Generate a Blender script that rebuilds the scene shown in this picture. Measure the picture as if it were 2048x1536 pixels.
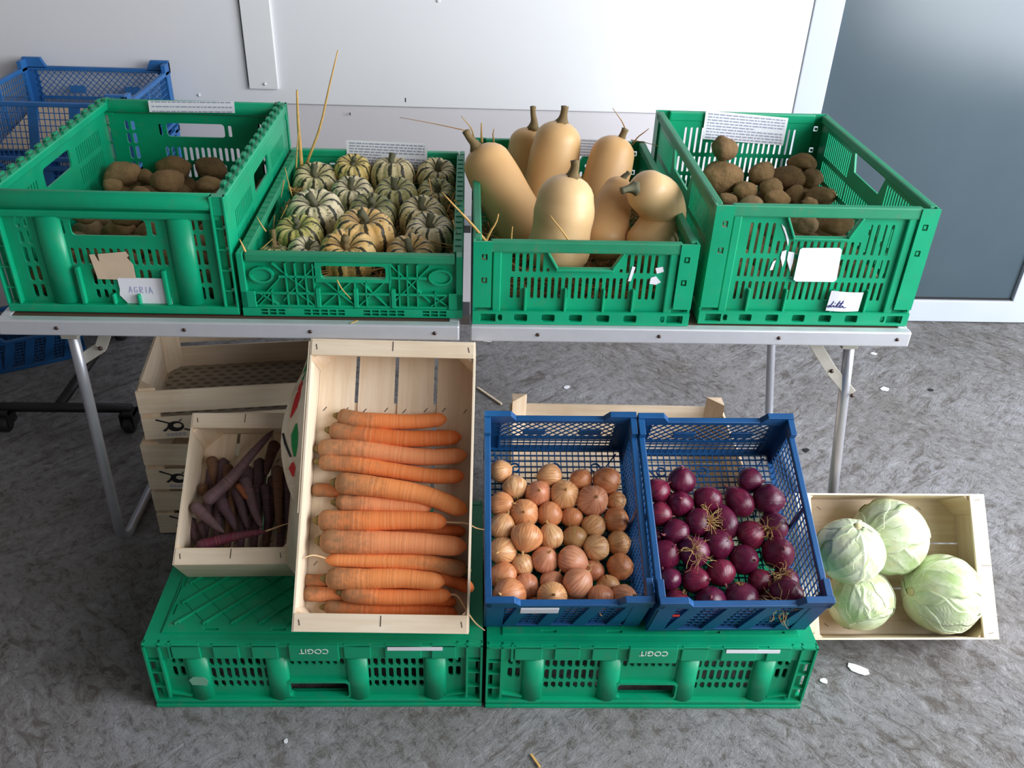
import bpy, bmesh, math, random
from mathutils import Vector, Matrix, Euler, noise
from mathutils.geometry import tessellate_polygon

random.seed(11)
for o in list(bpy.data.objects):
    bpy.data.objects.remove(o)
SC = bpy.context.scene
COL = SC.collection

# ------------------------------------------------------------------ camera, light, exposure
FPX, PITCH, ROLL, YAW, CAMH = 1786.3, 0.5641, 0.0414, 0.0568, 1.4116
_cy, _sy, _cp, _sp = math.cos(YAW), math.sin(YAW), math.cos(PITCH), math.sin(PITCH)
_fwd = Vector((_sy * _cp, _cy * _cp, -_sp))
_rt = Vector((_cy, -_sy, 0))
_up = _rt.cross(_fwd)
RT = math.cos(ROLL) * _rt + math.sin(ROLL) * _up
UP = -math.sin(ROLL) * _rt + math.cos(ROLL) * _up
FW = _fwd
CAM = Vector((0, 0, CAMH))
cd = bpy.data.cameras.new('camera')
cd.sensor_fit = 'HORIZONTAL'
cd.sensor_width = 36.0
cd.lens = FPX / 2048 * 36.0
cd.clip_start = 0.01
cam = bpy.data.objects.new('camera', cd)
COL.objects.link(cam)
mw = Matrix((RT, UP, -FW)).transposed().to_4x4()
mw.translation = CAM
cam.matrix_world = mw
SC.camera = cam

w = bpy.data.worlds.new('world')
SC.world = w
w.use_nodes = True
w.node_tree.nodes['Background'].inputs[0].default_value = (0.90, 0.95, 1.0, 1)
w.node_tree.nodes['Background'].inputs[1].default_value = 0.10


def area(name, loc, target, sx, sy, power, col):
    l = bpy.data.lights.new(name, 'AREA')
    l.shape = 'RECTANGLE'
    l.size, l.size_y = sx, sy
    l.energy = power
    l.color = col
    o = bpy.data.objects.new(name, l)
    COL.objects.link(o)
    o.location = loc
    o.rotation_euler = (Vector(target) - Vector(loc)).to_track_quat('-Z', 'Y').to_euler()
    return o


# daylight through the wide doorway on the right and a weaker one behind the camera
area('doorway_daylight', (2.55, 0.75, 1.35), (0.2, 1.75, 0.4), 2.0, 2.0, 128, (0.92, 0.955, 1.0))
area('entrance_daylight', (2.3, -1.7, 2.5), (0.3, 1.8, 0.5), 2.0, 1.6, 40, (1.0, 0.985, 0.96))

SC.view_settings.view_transform = 'Standard'
SC.view_settings.look = 'None'
SC.view_settings.gamma = 1
SC.view_settings.use_curve_mapping = False
SC.view_settings.exposure = 0.35


# ------------------------------------------------------------------ pixel rays onto real planes
def ray(px):
    return RT * ((px[0] - 1024) / FPX) + UP * ((768 - px[1]) / FPX) + FW


def at_z(px, z):
    d = ray(px)
    return CAM + d * ((z - CAM.z) / d.z)


def at_y(px, y):
    d = ray(px)
    return CAM + d * (y / d.y)


def at_local(px, M, z):
    """point on the plane z (in the frame of M), returned in that frame"""
    Mi = M.inverted()
    c = Mi @ CAM
    d = (Mi.to_3x3() @ ray(px))
    return c + d * ((z - c.z) / d.z)


def depth(p):
    return (p - CAM).dot(FW)


# ------------------------------------------------------------------ materials
def lin(r, g, b):
    f = lambda c: (c / 255 / 12.92) if c / 255 <= 0.04045 else ((c / 255 + 0.055) / 1.055) ** 2.4
    return (f(r), f(g), f(b), 1)


class NT:
    def __init__(s, name):
        s.m = bpy.data.materials.new(name)
        s.m.use_nodes = True
        s.t = s.m.node_tree
        s.b = s.t.nodes['Principled BSDF']

    def n(s, typ, **kw):
        x = s.t.nodes.new(typ)
        for k, v in kw.items():
            if k.startswith('i_'):
                key = k[2:]
                x.inputs[int(key) if key.isdigit() else key].default_value = v
            else:
                setattr(x, k, v)
        return x

    def l(s, a, b):
        s.t.links.new(a, b)

    def coord(s, scale=(1, 1, 1), which='Object'):
        tc = s.n('ShaderNodeTexCoord')
        mp = s.n('ShaderNodeMapping')
        mp.inputs['Scale'].default_value = scale
        s.l(tc.outputs[which], mp.inputs[0])
        return mp.outputs[0]

    def noise(s, vec, scale, detail=3, rough=0.55, dist=0):
        x = s.n('ShaderNodeTexNoise')
        x.inputs['Scale'].default_value = scale
        x.inputs['Detail'].default_value = detail
        x.inputs['Roughness'].default_value = rough
        x.inputs['Distortion'].default_value = dist
        if vec is not None:
            s.l(vec, x.inputs['Vector'])
        return x.outputs['Fac']

    def ramp(s, fac, stops):
        x = s.n('ShaderNodeValToRGB')
        e = x.color_ramp.elements
        while len(e) < len(stops):
            e.new(0.5)
        for k, (p, c) in enumerate(stops):
            e[k].position = p
            e[k].color = c if len(c) == 4 else (*c, 1)
        s.l(fac, x.inputs[0])
        return x.outputs[0]

    def mix(s, fac, a, b, mode='MIX'):
        x = s.n('ShaderNodeMix', data_type='RGBA', blend_type=mode)
        for sock, v in ((x.inputs[0], fac), (x.inputs[6], a), (x.inputs[7], b)):
            if hasattr(v, 'is_output'):
                s.l(v, sock)
            else:
                sock.default_value = v
        return x.outputs[2]

    def math(s, op, a, b=0.0, c=0.0):
        x = s.n('ShaderNodeMath', operation=op)
        for i, v in enumerate((a, b, c)):
            if hasattr(v, 'is_output'):
                s.l(v, x.inputs[i])
            else:
                x.inputs[i].default_value = v
        return x.outputs[0]

    def bump(s, h, strength=0.3, dist=0.002):
        x = s.n('ShaderNodeBump')
        x.inputs['Strength'].default_value = strength
        x.inputs['Distance'].default_value = dist
        s.l(h, x.inputs['Height'])
        s.l(x.outputs[0], s.b.inputs['Normal'])

    def out(s, col=None, rough=0.5, metal=0.0, spec=0.5):
        if col is not None:
            if hasattr(col, 'is_output'):
                s.l(col, s.b.inputs['Base Color'])
            else:
                s.b.inputs['Base Color'].default_value = col
        if hasattr(rough, 'is_output'):
            s.l(rough, s.b.inputs['Roughness'])
        else:
            s.b.inputs['Roughness'].default_value = rough
        s.b.inputs['Metallic'].default_value = metal
        s.b.inputs['Specular IOR Level'].default_value = spec
        return s.m


def m_plastic(name, c1, c2, dirt, rough=0.42, dirt_amt=0.35):
    t = NT(name)
    v = t.coord()
    a = t.noise(v, 9, 4)
    col = t.mix(t.ramp(a, [(0.3, (0, 0, 0)), (0.7, (1, 1, 1))]), c1, c2)
    d = t.noise(v, 38, 5, 0.7)
    dm = t.ramp(d, [(0.56, (0, 0, 0)), (0.75, (dirt_amt,) * 3)])
    col = t.mix(dm, col, dirt)
    t.bump(t.noise(v, 240, 2), 0.12, 0.0006)
    return t.out(col, rough)


def m_plain(name, col, rough=0.6, metal=0.0, var=0.12, scale=14, spec=0.5):
    t = NT(name)
    v = t.coord()
    a = t.noise(v, scale, 4)
    dark = tuple(x * (1 - var) for x in col[:3]) + (1,)
    light = tuple(min(1, x * (1 + var)) for x in col[:3]) + (1,)
    return t.out(t.mix(a, dark, light), rough, metal, spec)


def m_wood(name, base, dark, scale):
    t = NT(name)
    v = t.coord(scale)
    g = t.noise(v, 1.0, 6, 0.65, 0.6)
    col = t.mix(t.ramp(g, [(0.35, (0, 0, 0)), (0.72, (1, 1, 1))]), base, dark)
    v2 = t.coord()
    st = t.ramp(t.noise(v2, 6, 3), [(0.55, (0, 0, 0)), (0.85, (0.35,) * 3)])
    col = t.mix(st, col, lin(170, 140, 100))
    t.bump(g, 0.15, 0.001)
    return t.out(col, 0.75, spec=0.25)


def m_floor():
    t = NT('rough_concrete')
    v = t.coord()
    tc = t.n('ShaderNodeTexCoord')
    mp = t.n('ShaderNodeMapping')
    mp.vector_type = 'TEXTURE'
    mp.inputs['Rotation'].default_value = (0, 0, 0.75)
    mp.inputs['Scale'].default_value = (1 / 9, 1 / 30, 1 / 9)
    t.l(tc.outputs['Object'], mp.inputs[0])
    mp2 = t.n('ShaderNodeMapping')
    mp2.vector_type = 'TEXTURE'
    mp2.inputs['Rotation'].default_value = (0, 0, -0.85)
    mp2.inputs['Scale'].default_value = (1 / 14, 1 / 32, 1 / 14)
    t.l(tc.outputs['Object'], mp2.inputs[0])
    big = t.noise(v, 2.6, 5, 0.6)
    where = t.ramp(t.noise(v, 1.3, 3), [(0.42, (0, 0, 0)), (0.58, (1, 1, 1))])
    s1 = t.noise(mp.outputs[0], 1.0, 8, 0.74, 0.8)
    s2 = t.noise(mp2.outputs[0], 1.0, 8, 0.74, 1.2)
    streak = t.math('ADD', t.math('MULTIPLY', s1, where), t.math('MULTIPLY', s2, t.math('SUBTRACT', 1.0, where)))
    fine = t.noise(v, 46, 8, 0.8, 0.6)
    grit = t.noise(v, 240, 3, 0.7)
    c = t.mix(t.ramp(big, [(0.3, (0, 0, 0)), (0.72, (1, 1, 1))]), lin(176, 171, 167), lin(203, 202, 208))
    c = t.mix(t.ramp(streak, [(0.38, (0.85,) * 3), (0.50, (0, 0, 0))]), c, lin(134, 126, 119))
    c = t.mix(t.ramp(streak, [(0.54, (0, 0, 0)), (0.66, (0.75,) * 3)]), c, lin(226, 224, 230))
    c = t.mix(t.ramp(fine, [(0.51, (0, 0, 0)), (0.63, (0.75,) * 3)]), c, lin(116, 109, 103))
    c = t.mix(t.ramp(fine, [(0.34, (0.6,) * 3), (0.43, (0, 0, 0))]), c, lin(222, 221, 226))
    c = t.mix(t.ramp(grit, [(0.60, (0, 0, 0)), (0.78, (0.5,) * 3)]), c, lin(214, 212, 210))
    h = t.math('SUBTRACT', t.math('MULTIPLY', streak, 2.4), t.math('ADD', t.math('MULTIPLY', fine, 1.5), t.math('MULTIPLY', grit, 0.3)))
    t.bump(h, 1.0, 0.03)
    return t.out(c, 0.85, spec=0.3)


def m_stripe_squash():
    t = NT('striped_squash_skin')
    tc = t.n('ShaderNodeTexCoord')
    sx = t.n('ShaderNodeSeparateXYZ')
    t.l(tc.outputs['Object'], sx.inputs[0])
    info = t.n('ShaderNodeObjectInfo')
    v = t.coord()
    wob = t.noise(v, 3.0, 4, 0.7)
    ang = t.math('ARCTAN2', sx.outputs[1], sx.outputs[0])
    a = t.math('MULTIPLY_ADD', ang, 10 / (2 * math.pi), t.math('MULTIPLY', t.math('SUBTRACT', wob, 0.5), 0.6))
    fr = t.math('ABSOLUTE', t.math('SUBTRACT', t.math('FRACT', t.math('ADD', a, 20.0)), 0.5))
    groove = t.ramp(fr, [(0.35, (0, 0, 0)), (0.40, (0.95,) * 3)])
    body = t.mix(t.ramp(t.noise(v, 1.5, 4), [(0.3, (0, 0, 0)), (0.75, (0.6,) * 3)]), info.outputs['Color'], lin(226, 208, 158))
    spk = t.ramp(t.noise(v, 8.5, 4, 0.7), [(0.57, (0, 0, 0)), (0.62, (0.9,) * 3)])
    spk2 = t.math('MULTIPLY', spk, t.ramp(t.noise(v, 2.2, 3), [(0.40, (0, 0, 0)), (0.55, (1, 1, 1))]))
    c = t.mix(spk2, body, lin(62, 58, 38))
    c = t.mix(groove, c, lin(34, 35, 24))
    return t.out(c, 0.5)


def m_attr(name, kind):
    """carrot skins: 'along' runs 0 at the crown to 1 at the tip"""
    t = NT(name)
    at = t.n('ShaderNodeAttribute', attribute_name='along')
    al = at.outputs['Fac']
    info = t.n('ShaderNodeObjectInfo')
    v = t.coord()
    nz = t.noise(v, 70, 4, 0.65)
    ring = t.n('ShaderNodeTexNoise')
    ring.noise_dimensions = '1D'
    ring.inputs['Scale'].default_value = 46
    ring.inputs['Detail'].default_value = 3
    t.l(t.math('ADD', al, t.math('MULTIPLY', nz, 0.02)), ring.inputs['W'])
    rg = ring.outputs['Fac']
    base = info.outputs['Color']
    if kind == 'orange':
        c = t.mix(t.ramp(rg, [(0.55, (0, 0, 0)), (0.8, (0.4,) * 3)]), base, lin(240, 176, 128))
        c = t.mix(t.ramp(rg, [(0.22, (0.35,) * 3), (0.36, (0, 0, 0))]), c, lin(170, 92, 50))
        d = t.math('ADD', al, t.math('MULTIPLY', t.math('SUBTRACT', nz, 0.5), 0.55))
        c = t.mix(t.ramp(d, [(0.06, (0.95,) * 3), (0.40, (0, 0, 0))]), c, lin(146, 108, 76))
        t.bump(rg, 0.3, 0.002)
        return t.out(c, 0.62, spec=0.3)
    c = t.mix(t.ramp(nz, [(0.35, (0, 0, 0)), (0.7, (0.75,) * 3)]), base, lin(96, 76, 78))
    c = t.mix(t.ramp(rg, [(0.62, (0, 0, 0)), (0.78, (0.5,) * 3)]), c, lin(176, 120, 92))
    t.bump(rg, 0.5, 0.003)
    return t.out(c, 0.6, spec=0.3)


def m_onion(name, line, rough):
    t = NT(name)
    tc = t.n('ShaderNodeTexCoord')
    sx = t.n('ShaderNodeSeparateXYZ')
    t.l(tc.outputs['Object'], sx.inputs[0])
    info = t.n('ShaderNodeObjectInfo')
    v = t.coord()
    ang = t.math('ARCTAN2', sx.outputs[1], sx.outputs[0])
    cm = t.n('ShaderNodeCombineXYZ')
    t.l(t.math('MULTIPLY', ang, 7.0), cm.inputs[0])
    t.l(t.math('MULTIPLY', sx.outputs[2], 0.8), cm.inputs[1])
    t.l(info.outputs['Random'], cm.inputs[2])
    st = t.noise(cm.outputs[0], 1.3, 4, 0.65)
    c = t.mix(t.ramp(st, [(0.42, (0.7,) * 3), (0.6, (0, 0, 0))]), info.outputs['Color'], line)
    pat = t.ramp(t.noise(v, 0.9, 3), [(0.5, (0, 0, 0)), (0.78, (0.5,) * 3)])
    c = t.mix(pat, c, t.mix(0.5, info.outputs['Color'], lin(226, 190, 140) if 'yellow' in name else lin(150, 60, 80)))
    t.bump(st, 0.12, 0.03)
    return t.out(c, rough, spec=0.5)


def m_potato():
    t = NT('earthy_potato_skin')
    info = t.n('ShaderNodeObjectInfo')
    v = t.coord()
    c = t.mix(t.ramp(t.noise(v, 1.2, 5, 0.7), [(0.35, (0, 0, 0)), (0.7, (0.8,) * 3)]), info.outputs['Color'], lin(152, 122, 84))
    c = t.mix(t.ramp(t.noise(v, 6, 4, 0.7), [(0.56, (0, 0, 0)), (0.7, (0.7,) * 3)]), c, lin(84, 62, 42))
    t.bump(t.noise(v, 7, 4, 0.7), 0.35, 0.06)
    return t.out(c, 0.85, spec=0.2)


def m_butternut():
    t = NT('butternut_skin')
    v = t.coord()
    info = t.n('ShaderNodeObjectInfo')
    c = t.mix(t.ramp(t.noise(v, 12, 4), [(0.4, (0, 0, 0)), (0.75, (0.6,) * 3)]), info.outputs['Color'], lin(206, 160, 112))
    c = t.mix(t.ramp(t.noise(v, 9, 5, 0.7), [(0.68, (0, 0, 0)), (0.8, (0.5,) * 3)]), c, lin(160, 110, 70))
    t.bump(t.noise(v, 90, 3), 0.05, 0.001)
    return t.out(c, 0.42, spec=0.4)


def m_cabbage():
    t = NT('cabbage_leaf')
    v = t.coord()
    info = t.n('ShaderNodeObjectInfo')
    at = t.n('ShaderNodeAttribute', attribute_name='vein')
    c = t.mix(t.ramp(t.noise(v, 1.6, 4, 0.6), [(0.35, (0, 0, 0)), (0.68, (1, 1, 1))]), lin(166, 190, 126), lin(218, 224, 196))
    c = t.mix(t.ramp(t.noise(v, 1.0, 3), [(0.50, (0, 0, 0)), (0.75, (0.7,) * 3)]), c, lin(206, 198, 142))
    c = t.mix(t.ramp(info.outputs['Random'], [(0.0, (0, 0, 0)), (1.0, (0.6,) * 3)]), c, lin(222, 228, 204))
    c = t.mix(t.math('MULTIPLY', at.outputs['Fac'], 0.6), c, lin(230, 234, 216))
    c = t.mix(t.ramp(t.noise(v, 5, 3, 0.7), [(0.68, (0, 0, 0)), (0.76, (0.5,) * 3)]), c, lin(160, 134, 98))
    t.bump(t.math('ADD', at.outputs['Fac'], t.math('MULTIPLY', t.noise(v, 2, 2), 0.4)), 0.22, 0.03)
    return t.out(c, 0.36, spec=0.5)


GREEN = m_plastic('green_plastic', lin(0, 146, 104), lin(6, 164, 118), lin(90, 122, 100), 0.38, 0.35)
GREEN_OLD = m_plastic('dusty_green_plastic', lin(16, 130, 92), lin(36, 144, 104), lin(110, 116, 90), 0.55, 0.6)
BLUE = m_plastic('blue_plastic', lin(12, 66, 116), lin(18, 82, 138), lin(60, 92, 120), 0.4, 0.25)
BLUE_OLD = m_plastic('faded_blue_plastic', lin(30, 92, 156), lin(46, 112, 178), lin(86, 104, 140), 0.5, 0.35)
ALU = m_plain('brushed_aluminium', lin(205, 207, 214), 0.42, 0.35, 0.08, 30)
STEEL = m_plain('grey_steel_tube', lin(186, 188, 196), 0.38, 0.7, 0.1, 40)
BRACKET = m_plain('worn_pale_bracket', lin(176, 172, 162), 0.6, 0.1, 0.2, 40)
BLACK = m_plain('black_rubber', lin(26, 26, 28), 0.6, 0, 0.2)
DARKMETAL = m_plain('black_painted_steel', lin(30, 29, 30), 0.5, 0.2, 0.2)
SCREW = m_plain('dark_screw_head', lin(84, 66, 60), 0.4, 0.6, 0.2, 90)
WHITEPAINT = m_plain('white_painted_panel', lin(232, 232, 236), 0.5, 0, 0.03, 3)
TRIMWHITE = m_plain('white_trim_paint', lin(236, 236, 238), 0.4, 0, 0.03, 5)
WALLLOW = m_plain('white_lower_panel', lin(214, 209, 214), 0.55, 0, 0.04, 4)
DOORFRAME = m_plain('white_aluminium_door_frame', lin(186, 193, 204), 0.45, 0, 0.06, 6)
PAPER = m_plain('white_paper', lin(236, 237, 245), 0.8, 0, 0.03, 8, 0.2)
CARD = m_plain('torn_brown_card', lin(212, 190, 164), 0.85, 0, 0.16, 26, 0.2)
INK = m_plain('grey_print_ink', lin(158, 161, 184), 0.8, 0, 0.1)
BLUEINK = m_plain('blue_ballpoint_ink', lin(34, 38, 110), 0.7, 0, 0.1)
PALEINK = m_plain('faint_blue_ink', lin(150, 156, 205), 0.7, 0, 0.1)
BLACKINK = m_plain('black_print_ink', lin(32, 30, 34), 0.7, 0, 0.1)
REDINK = m_plain('red_print_ink', lin(206, 44, 40), 0.7, 0, 0.1)
GREENINK = m_plain('green_print_ink', lin(24, 140, 70), 0.7, 0, 0.1)
WHITEINK = m_plain('white_moulded_lettering', lin(226, 236, 226), 0.6, 0, 0.04)
WOODY = m_wood('poplar_veneer_lengthwise', lin(238, 222, 200), lin(222, 198, 168), (70, 4, 70))
WOODX = m_wood('poplar_veneer_crosswise', lin(236, 220, 198), lin(220, 196, 166), (4, 70, 70))
POST = m_wood('poplar_corner_block', lin(238, 218, 192), lin(222, 190, 154), (60, 60, 6))
STAPLE = m_plain('steel_staple', lin(86, 78, 74), 0.4, 0.7, 0.2)
STRAWM = m_plain('dry_straw', lin(206, 164, 98), 0.7, 0, 0.35, 60, 0.25)
STRAWD = m_plain('dull_straw', lin(170, 126, 76), 0.8, 0, 0.4, 50, 0.2)
STEMG = m_plain('woody_squash_stem', lin(122, 104, 72), 0.8, 0, 0.3, 90, 0.2)
STEMD = m_plain('dark_squash_stem', lin(104, 102, 82), 0.8, 0, 0.3, 90, 0.2)
FLOORM = m_floor()
SQUASH = m_stripe_squash()
ORANGE = m_attr('carrot_skin', 'orange')
PURPLE = m_attr('purple_carrot_skin', 'purple')
YONION = m_onion('yellow_onion_skin', lin(172, 100, 60), 0.3)
RONION = m_onion('red_onion_skin', lin(66, 14, 42), 0.26)
DRYSKIN = m_plain('dry_onion_neck', lin(196, 156, 104), 0.7, 0, 0.25, 90, 0.2)
DRYRED = m_plain('dry_red_onion_neck', lin(150, 84, 92), 0.7, 0, 0.3, 90, 0.2)
ROOTM = m_plain('dry_rootlets', lin(186, 152, 98), 0.8, 0, 0.25, 120, 0.2)
CROWNM = m_plain('green_carrot_crown', lin(122, 106, 66), 0.8, 0, 0.3, 120, 0.2)
TAILM = m_plain('pale_carrot_tail', lin(226, 190, 146), 0.7, 0, 0.2, 120, 0.2)
POTATO = m_potato()
BUTTER = m_butternut()
CABBAGE = m_cabbage()


def m_glass_door():
    t = NT('dark_tinted_door_pane')
    v = t.coord()
    c = t.mix(t.noise(v, 3, 4), lin(60, 74, 84), lin(74, 88, 96))
    t.out(c, 0.22, spec=0.5)
    return t.m


DOORGLASS = m_glass_door()


# ------------------------------------------------------------------ mesh builder
class MB:
    def __init__(s):
        s.v, s.f = [], []
        s.attr = None

    def add(s, vs, fs):
        k = len(s.v)
        s.v += [tuple(p) for p in vs]
        s.f += [tuple(i + k for i in f) for f in fs]
        return s

    def box(s, x0, x1, y0, y1, z0, z1):
        vs = [(x0, y0, z0), (x1, y0, z0), (x1, y1, z0), (x0, y1, z0), (x0, y0, z1), (x1, y0, z1), (x1, y1, z1), (x0, y1, z1)]
        return s.add(vs, [(0, 3, 2, 1), (4, 5, 6, 7), (0, 1, 5, 4), (1, 2, 6, 5), (2, 3, 7, 6), (3, 0, 4, 7)])

    def bar(s, a, b, w, h, up=(0, 0, 1)):
        """square bar from a to b"""
        a, b = Vector(a), Vector(b)
        d = (b - a).normalized()
        u = Vector(up)
        if abs(d.dot(u)) > 0.95:
            u = Vector((1, 0, 0)) if abs(d.x) < 0.9 else Vector((0, 1, 0))
        sx = d.cross(u).normalized() * (w / 2)
        sy = sx.cross(d).normalized() * (h / 2)
        vs = [p + i * sx + j * sy for p in (a, b) for i, j in ((-1, -1), (1, -1), (1, 1), (-1, 1))]
        return s.add(vs, [(3, 2, 1, 0), (4, 5, 6, 7), (0, 1, 5, 4), (1, 2, 6, 5), (2, 3, 7, 6), (3, 0, 4, 7)])

    def panel(s, loops, t, fr):
        """flat plate with holes: loops of (u,v); fr(u,v,n) gives xyz; n from 0 to -t"""
        pts = [p for lp in loops for p in lp]
        tri = tessellate_polygon([[Vector((u, v, 0)) for u, v in lp] for lp in loops])
        n = len(pts)
        vs = [fr(u, v, 0) for u, v in pts] + [fr(u, v, -t) for u, v in pts]
        fs = [tuple(x) for x in tri] + [tuple(i + n for i in reversed(x)) for x in tri]
        k = 0
        for lp in loops:
            m = len(lp)
            for i in range(m):
                a, b = k + i, k + (i + 1) % m
                fs.append((a, b, b + n, a + n))
            k += m
        return s.add(vs, fs)

    def tube(s, pts, rad, n=8, cap=True):
        pts = [Vector(p) for p in pts]
        if not hasattr(rad, '__len__'):
            rad = [rad] * len(pts)
        k = len(s.v)
        prev = None
        for i, p in enumerate(pts):
            d = (pts[min(i + 1, len(pts) - 1)] - pts[max(i - 1, 0)])
            d = d.normalized() if d.length > 1e-9 else Vector((0, 0, 1))
            if prev is None:
                u = d.orthogonal().normalized()
            else:
                u = (prev - d * prev.dot(d))
                u = u.normalized() if u.length > 1e-6 else d.orthogonal().normalized()
            prev = u
            w_ = d.cross(u)
            for j in range(n):
                a = 2 * math.pi * j / n
                s.v.append(tuple(p + (u * math.cos(a) + w_ * math.sin(a)) * rad[i]))
        for i in range(len(pts) - 1):
            for j in range(n):
                a, b = k + i * n + j, k + i * n + (j + 1) % n
                s.f.append((a, b, b + n, a + n))
        if cap:
            s.f.append(tuple(k + j for j in reversed(range(n))))
            s.f.append(tuple(k + (len(pts) - 1) * n + j for j in range(n)))
        return s

    def lathe(s, prof, n=16, fn=None, c=(0, 0, 0)):
        """prof of (r,z); closed at both ends with a point"""
        k = len(s.v)
        m = len(prof)
        for i, (r, z) in enumerate(prof):
            for j in range(n):
                a = 2 * math.pi * j / n
                x, y, zz = r * math.cos(a), r * math.sin(a), z
                if fn:
                    x, y, zz = fn(x, y, zz, a, i / (m - 1))
                s.v.append((x + c[0], y + c[1], zz + c[2]))
        for i in range(m - 1):
            for j in range(n):
                a, b = k + i * n + j, k + i * n + (j + 1) % n
                s.f.append((a, b, b + n, a + n))
        s.f.append(tuple(k + j for j in reversed(range(n))))
        s.f.append(tuple(k + (m - 1) * n + j for j in range(n)))
        return s

    def mesh(s, name, mat, smooth=False, fix=True, attr=None):
        me = bpy.data.meshes.new(name)
        me.from_pydata(s.v, [], s.f)
        if fix:
            bm = bmesh.new()
            bm.from_mesh(me)
            bmesh.ops.recalc_face_normals(bm, faces=bm.faces)
            bm.to_mesh(me)
            bm.free()
        if smooth:
            me.polygons.foreach_set('use_smooth', [True] * len(me.polygons))
        if attr:
            for nm, vals in attr.items():
                a = me.attributes.new(nm, 'FLOAT', 'POINT')
                a.data.foreach_set('value', vals)
        me.materials.append(mat)
        return me

    def build(s, name, mat, parent=None, smooth=False, bevel=0, fix=True, attr=None):
        return link(name, s.mesh(name, mat, smooth, fix, attr), parent, bevel)


def link(name, me, parent=None, bevel=0):
    o = bpy.data.objects.new(name, me)
    COL.objects.link(o)
    if parent is not None:
        o.parent = parent
    if bevel:
        b = o.modifiers.new('bevel', 'BEVEL')
        b.width = bevel
        b.segments = 2
        b.limit_method = 'ANGLE'
        b.angle_limit = 0.7
    return o


def tag(o, label=None, cat=None, group=None, kind=None):
    if label:
        o['label'] = label
    if cat:
        o['category'] = cat
    if group:
        o['group'] = group
    if kind:
        o['kind'] = kind
    return o


def empty(name, M, label, cat, group=None):
    o = bpy.data.objects.new(name, None)
    COL.objects.link(o)
    o.empty_display_size = 0.05
    o.matrix_world = M
    return tag(o, label, cat, group)


def copy_tree(o, parent=None):
    c = o.copy()
    COL.objects.link(c)
    c.parent = parent
    for ch in list(o.children):
        copy_tree(ch, c)
    return c


def pose(p, yaw=0.0, tilt=0.0):
    return Matrix.Translation(Vector(p)) @ Matrix.Rotation(yaw, 4, 'Z') @ Matrix.Rotation(tilt, 4, 'X')


def rr(x0, x1, z0, z1, r=0.0, n=2):
    """rounded rectangle loop"""
    r = min(r, abs(x1 - x0) / 2.01, abs(z1 - z0) / 2.01)
    if r <= 0:
        return [(x0, z0), (x1, z0), (x1, z1), (x0, z1)]
    out = []
    for cx, cz, a0 in ((x1 - r, z0 + r, -90), (x1 - r, z1 - r, 0), (x0 + r, z1 - r, 90), (x0 + r, z0 + r, 180)):
        for i in range(n + 1):
            a = math.radians(a0 + 90 * i / n)
            out.append((cx + r * math.cos(a), cz + r * math.sin(a)))
    return out


def FRONT(y):
    return lambda u, v, n: (u, y - n, v)          # faces -y; thickness goes to +y


def BACK(y):
    return lambda u, v, n: (u, y + n, v)


def LEFT(x):
    return lambda u, v, n: (x - n, u, v)


def RIGHT(x):
    return lambda u, v, n: (x + n, u, v)


def FLAT(z):
    return lambda u, v, n: (u, v, z + n)


def fbox(mb, fr, u0, u1, v0, v1, n0=0.0, n1=-0.003):
    vs = [fr(u, v, n) for n in (n0, n1) for u, v in ((u0, v0), (u1, v0), (u1, v1), (u0, v1))]
    mb.add(vs, [(3, 2, 1, 0), (4, 5, 6, 7), (0, 1, 5, 4), (1, 2, 6, 5), (2, 3, 7, 6), (3, 0, 4, 7)])


def fbar(mb, fr, a, b, wd, n0=0.0, n1=-0.003):
    """slanted bar lying in the plane of fr"""
    dx, dz = b[0] - a[0], b[1] - a[1]
    L = math.hypot(dx, dz)
    px, pz = -dz / L * wd / 2, dx / L * wd / 2
    q = [(a[0] - px, a[1] - pz), (b[0] - px, b[1] - pz), (b[0] + px, b[1] + pz), (a[0] + px, a[1] + pz)]
    vs = [fr(u, v, n) for n in (n0, n1) for u, v in q]
    mb.add(vs, [(3, 2, 1, 0), (4, 5, 6, 7), (0, 1, 5, 4), (1, 2, 6, 5), (2, 3, 7, 6), (3, 0, 4, 7)])


def net(mb, fr, u0, u1, v0, v1, nu, nv, wd, th):
    for i in range(nu + 1):
        u = u0 + (u1 - u0) * i / nu
        fbox(mb, fr, u - wd / 2, u + wd / 2, v0, v1, 0, -th)
    for j in range(nv + 1):
        v = v0 + (v1 - v0) * j / nv
        fbox(mb, fr, u0, u1, v - wd / 2, v + wd / 2, 0.0003, -th - 0.0003)


def slot_row(x0, x1, n, z0, z1, wd, r=None, slant=0.0):
    out = []
    for i in range(n):
        c = x0 + (x1 - x0) * (i / (n - 1) if n > 1 else 0.5)
        lp = rr(c - wd / 2, c + wd / 2, z0, z1, wd * 0.45 if r is None else r)
        out.append([(u + slant * (v - z0), v) for u, v in lp])
    return out


# ================================================================== the setting
WY = 2.655
b = MB()
b.add([(-4, -2.5, 0), (4.5, -2.5, 0), (4.5, WY + 0.06, 0), (-4, WY + 0.06, 0), (-4, -2.5, -0.1), (4.5, -2.5, -0.1), (4.5, WY + 0.06, -0.1), (-4, WY + 0.06, -0.1)],
      [(0, 1, 2, 3), (7, 6, 5, 4), (0, 4, 5, 1), (1, 5, 6, 2), (2, 6, 7, 3), (3, 7, 4, 0)])
tag(b.build('floor', FLOORM), 'rough grey brushed concrete floor', kind='structure')

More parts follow.
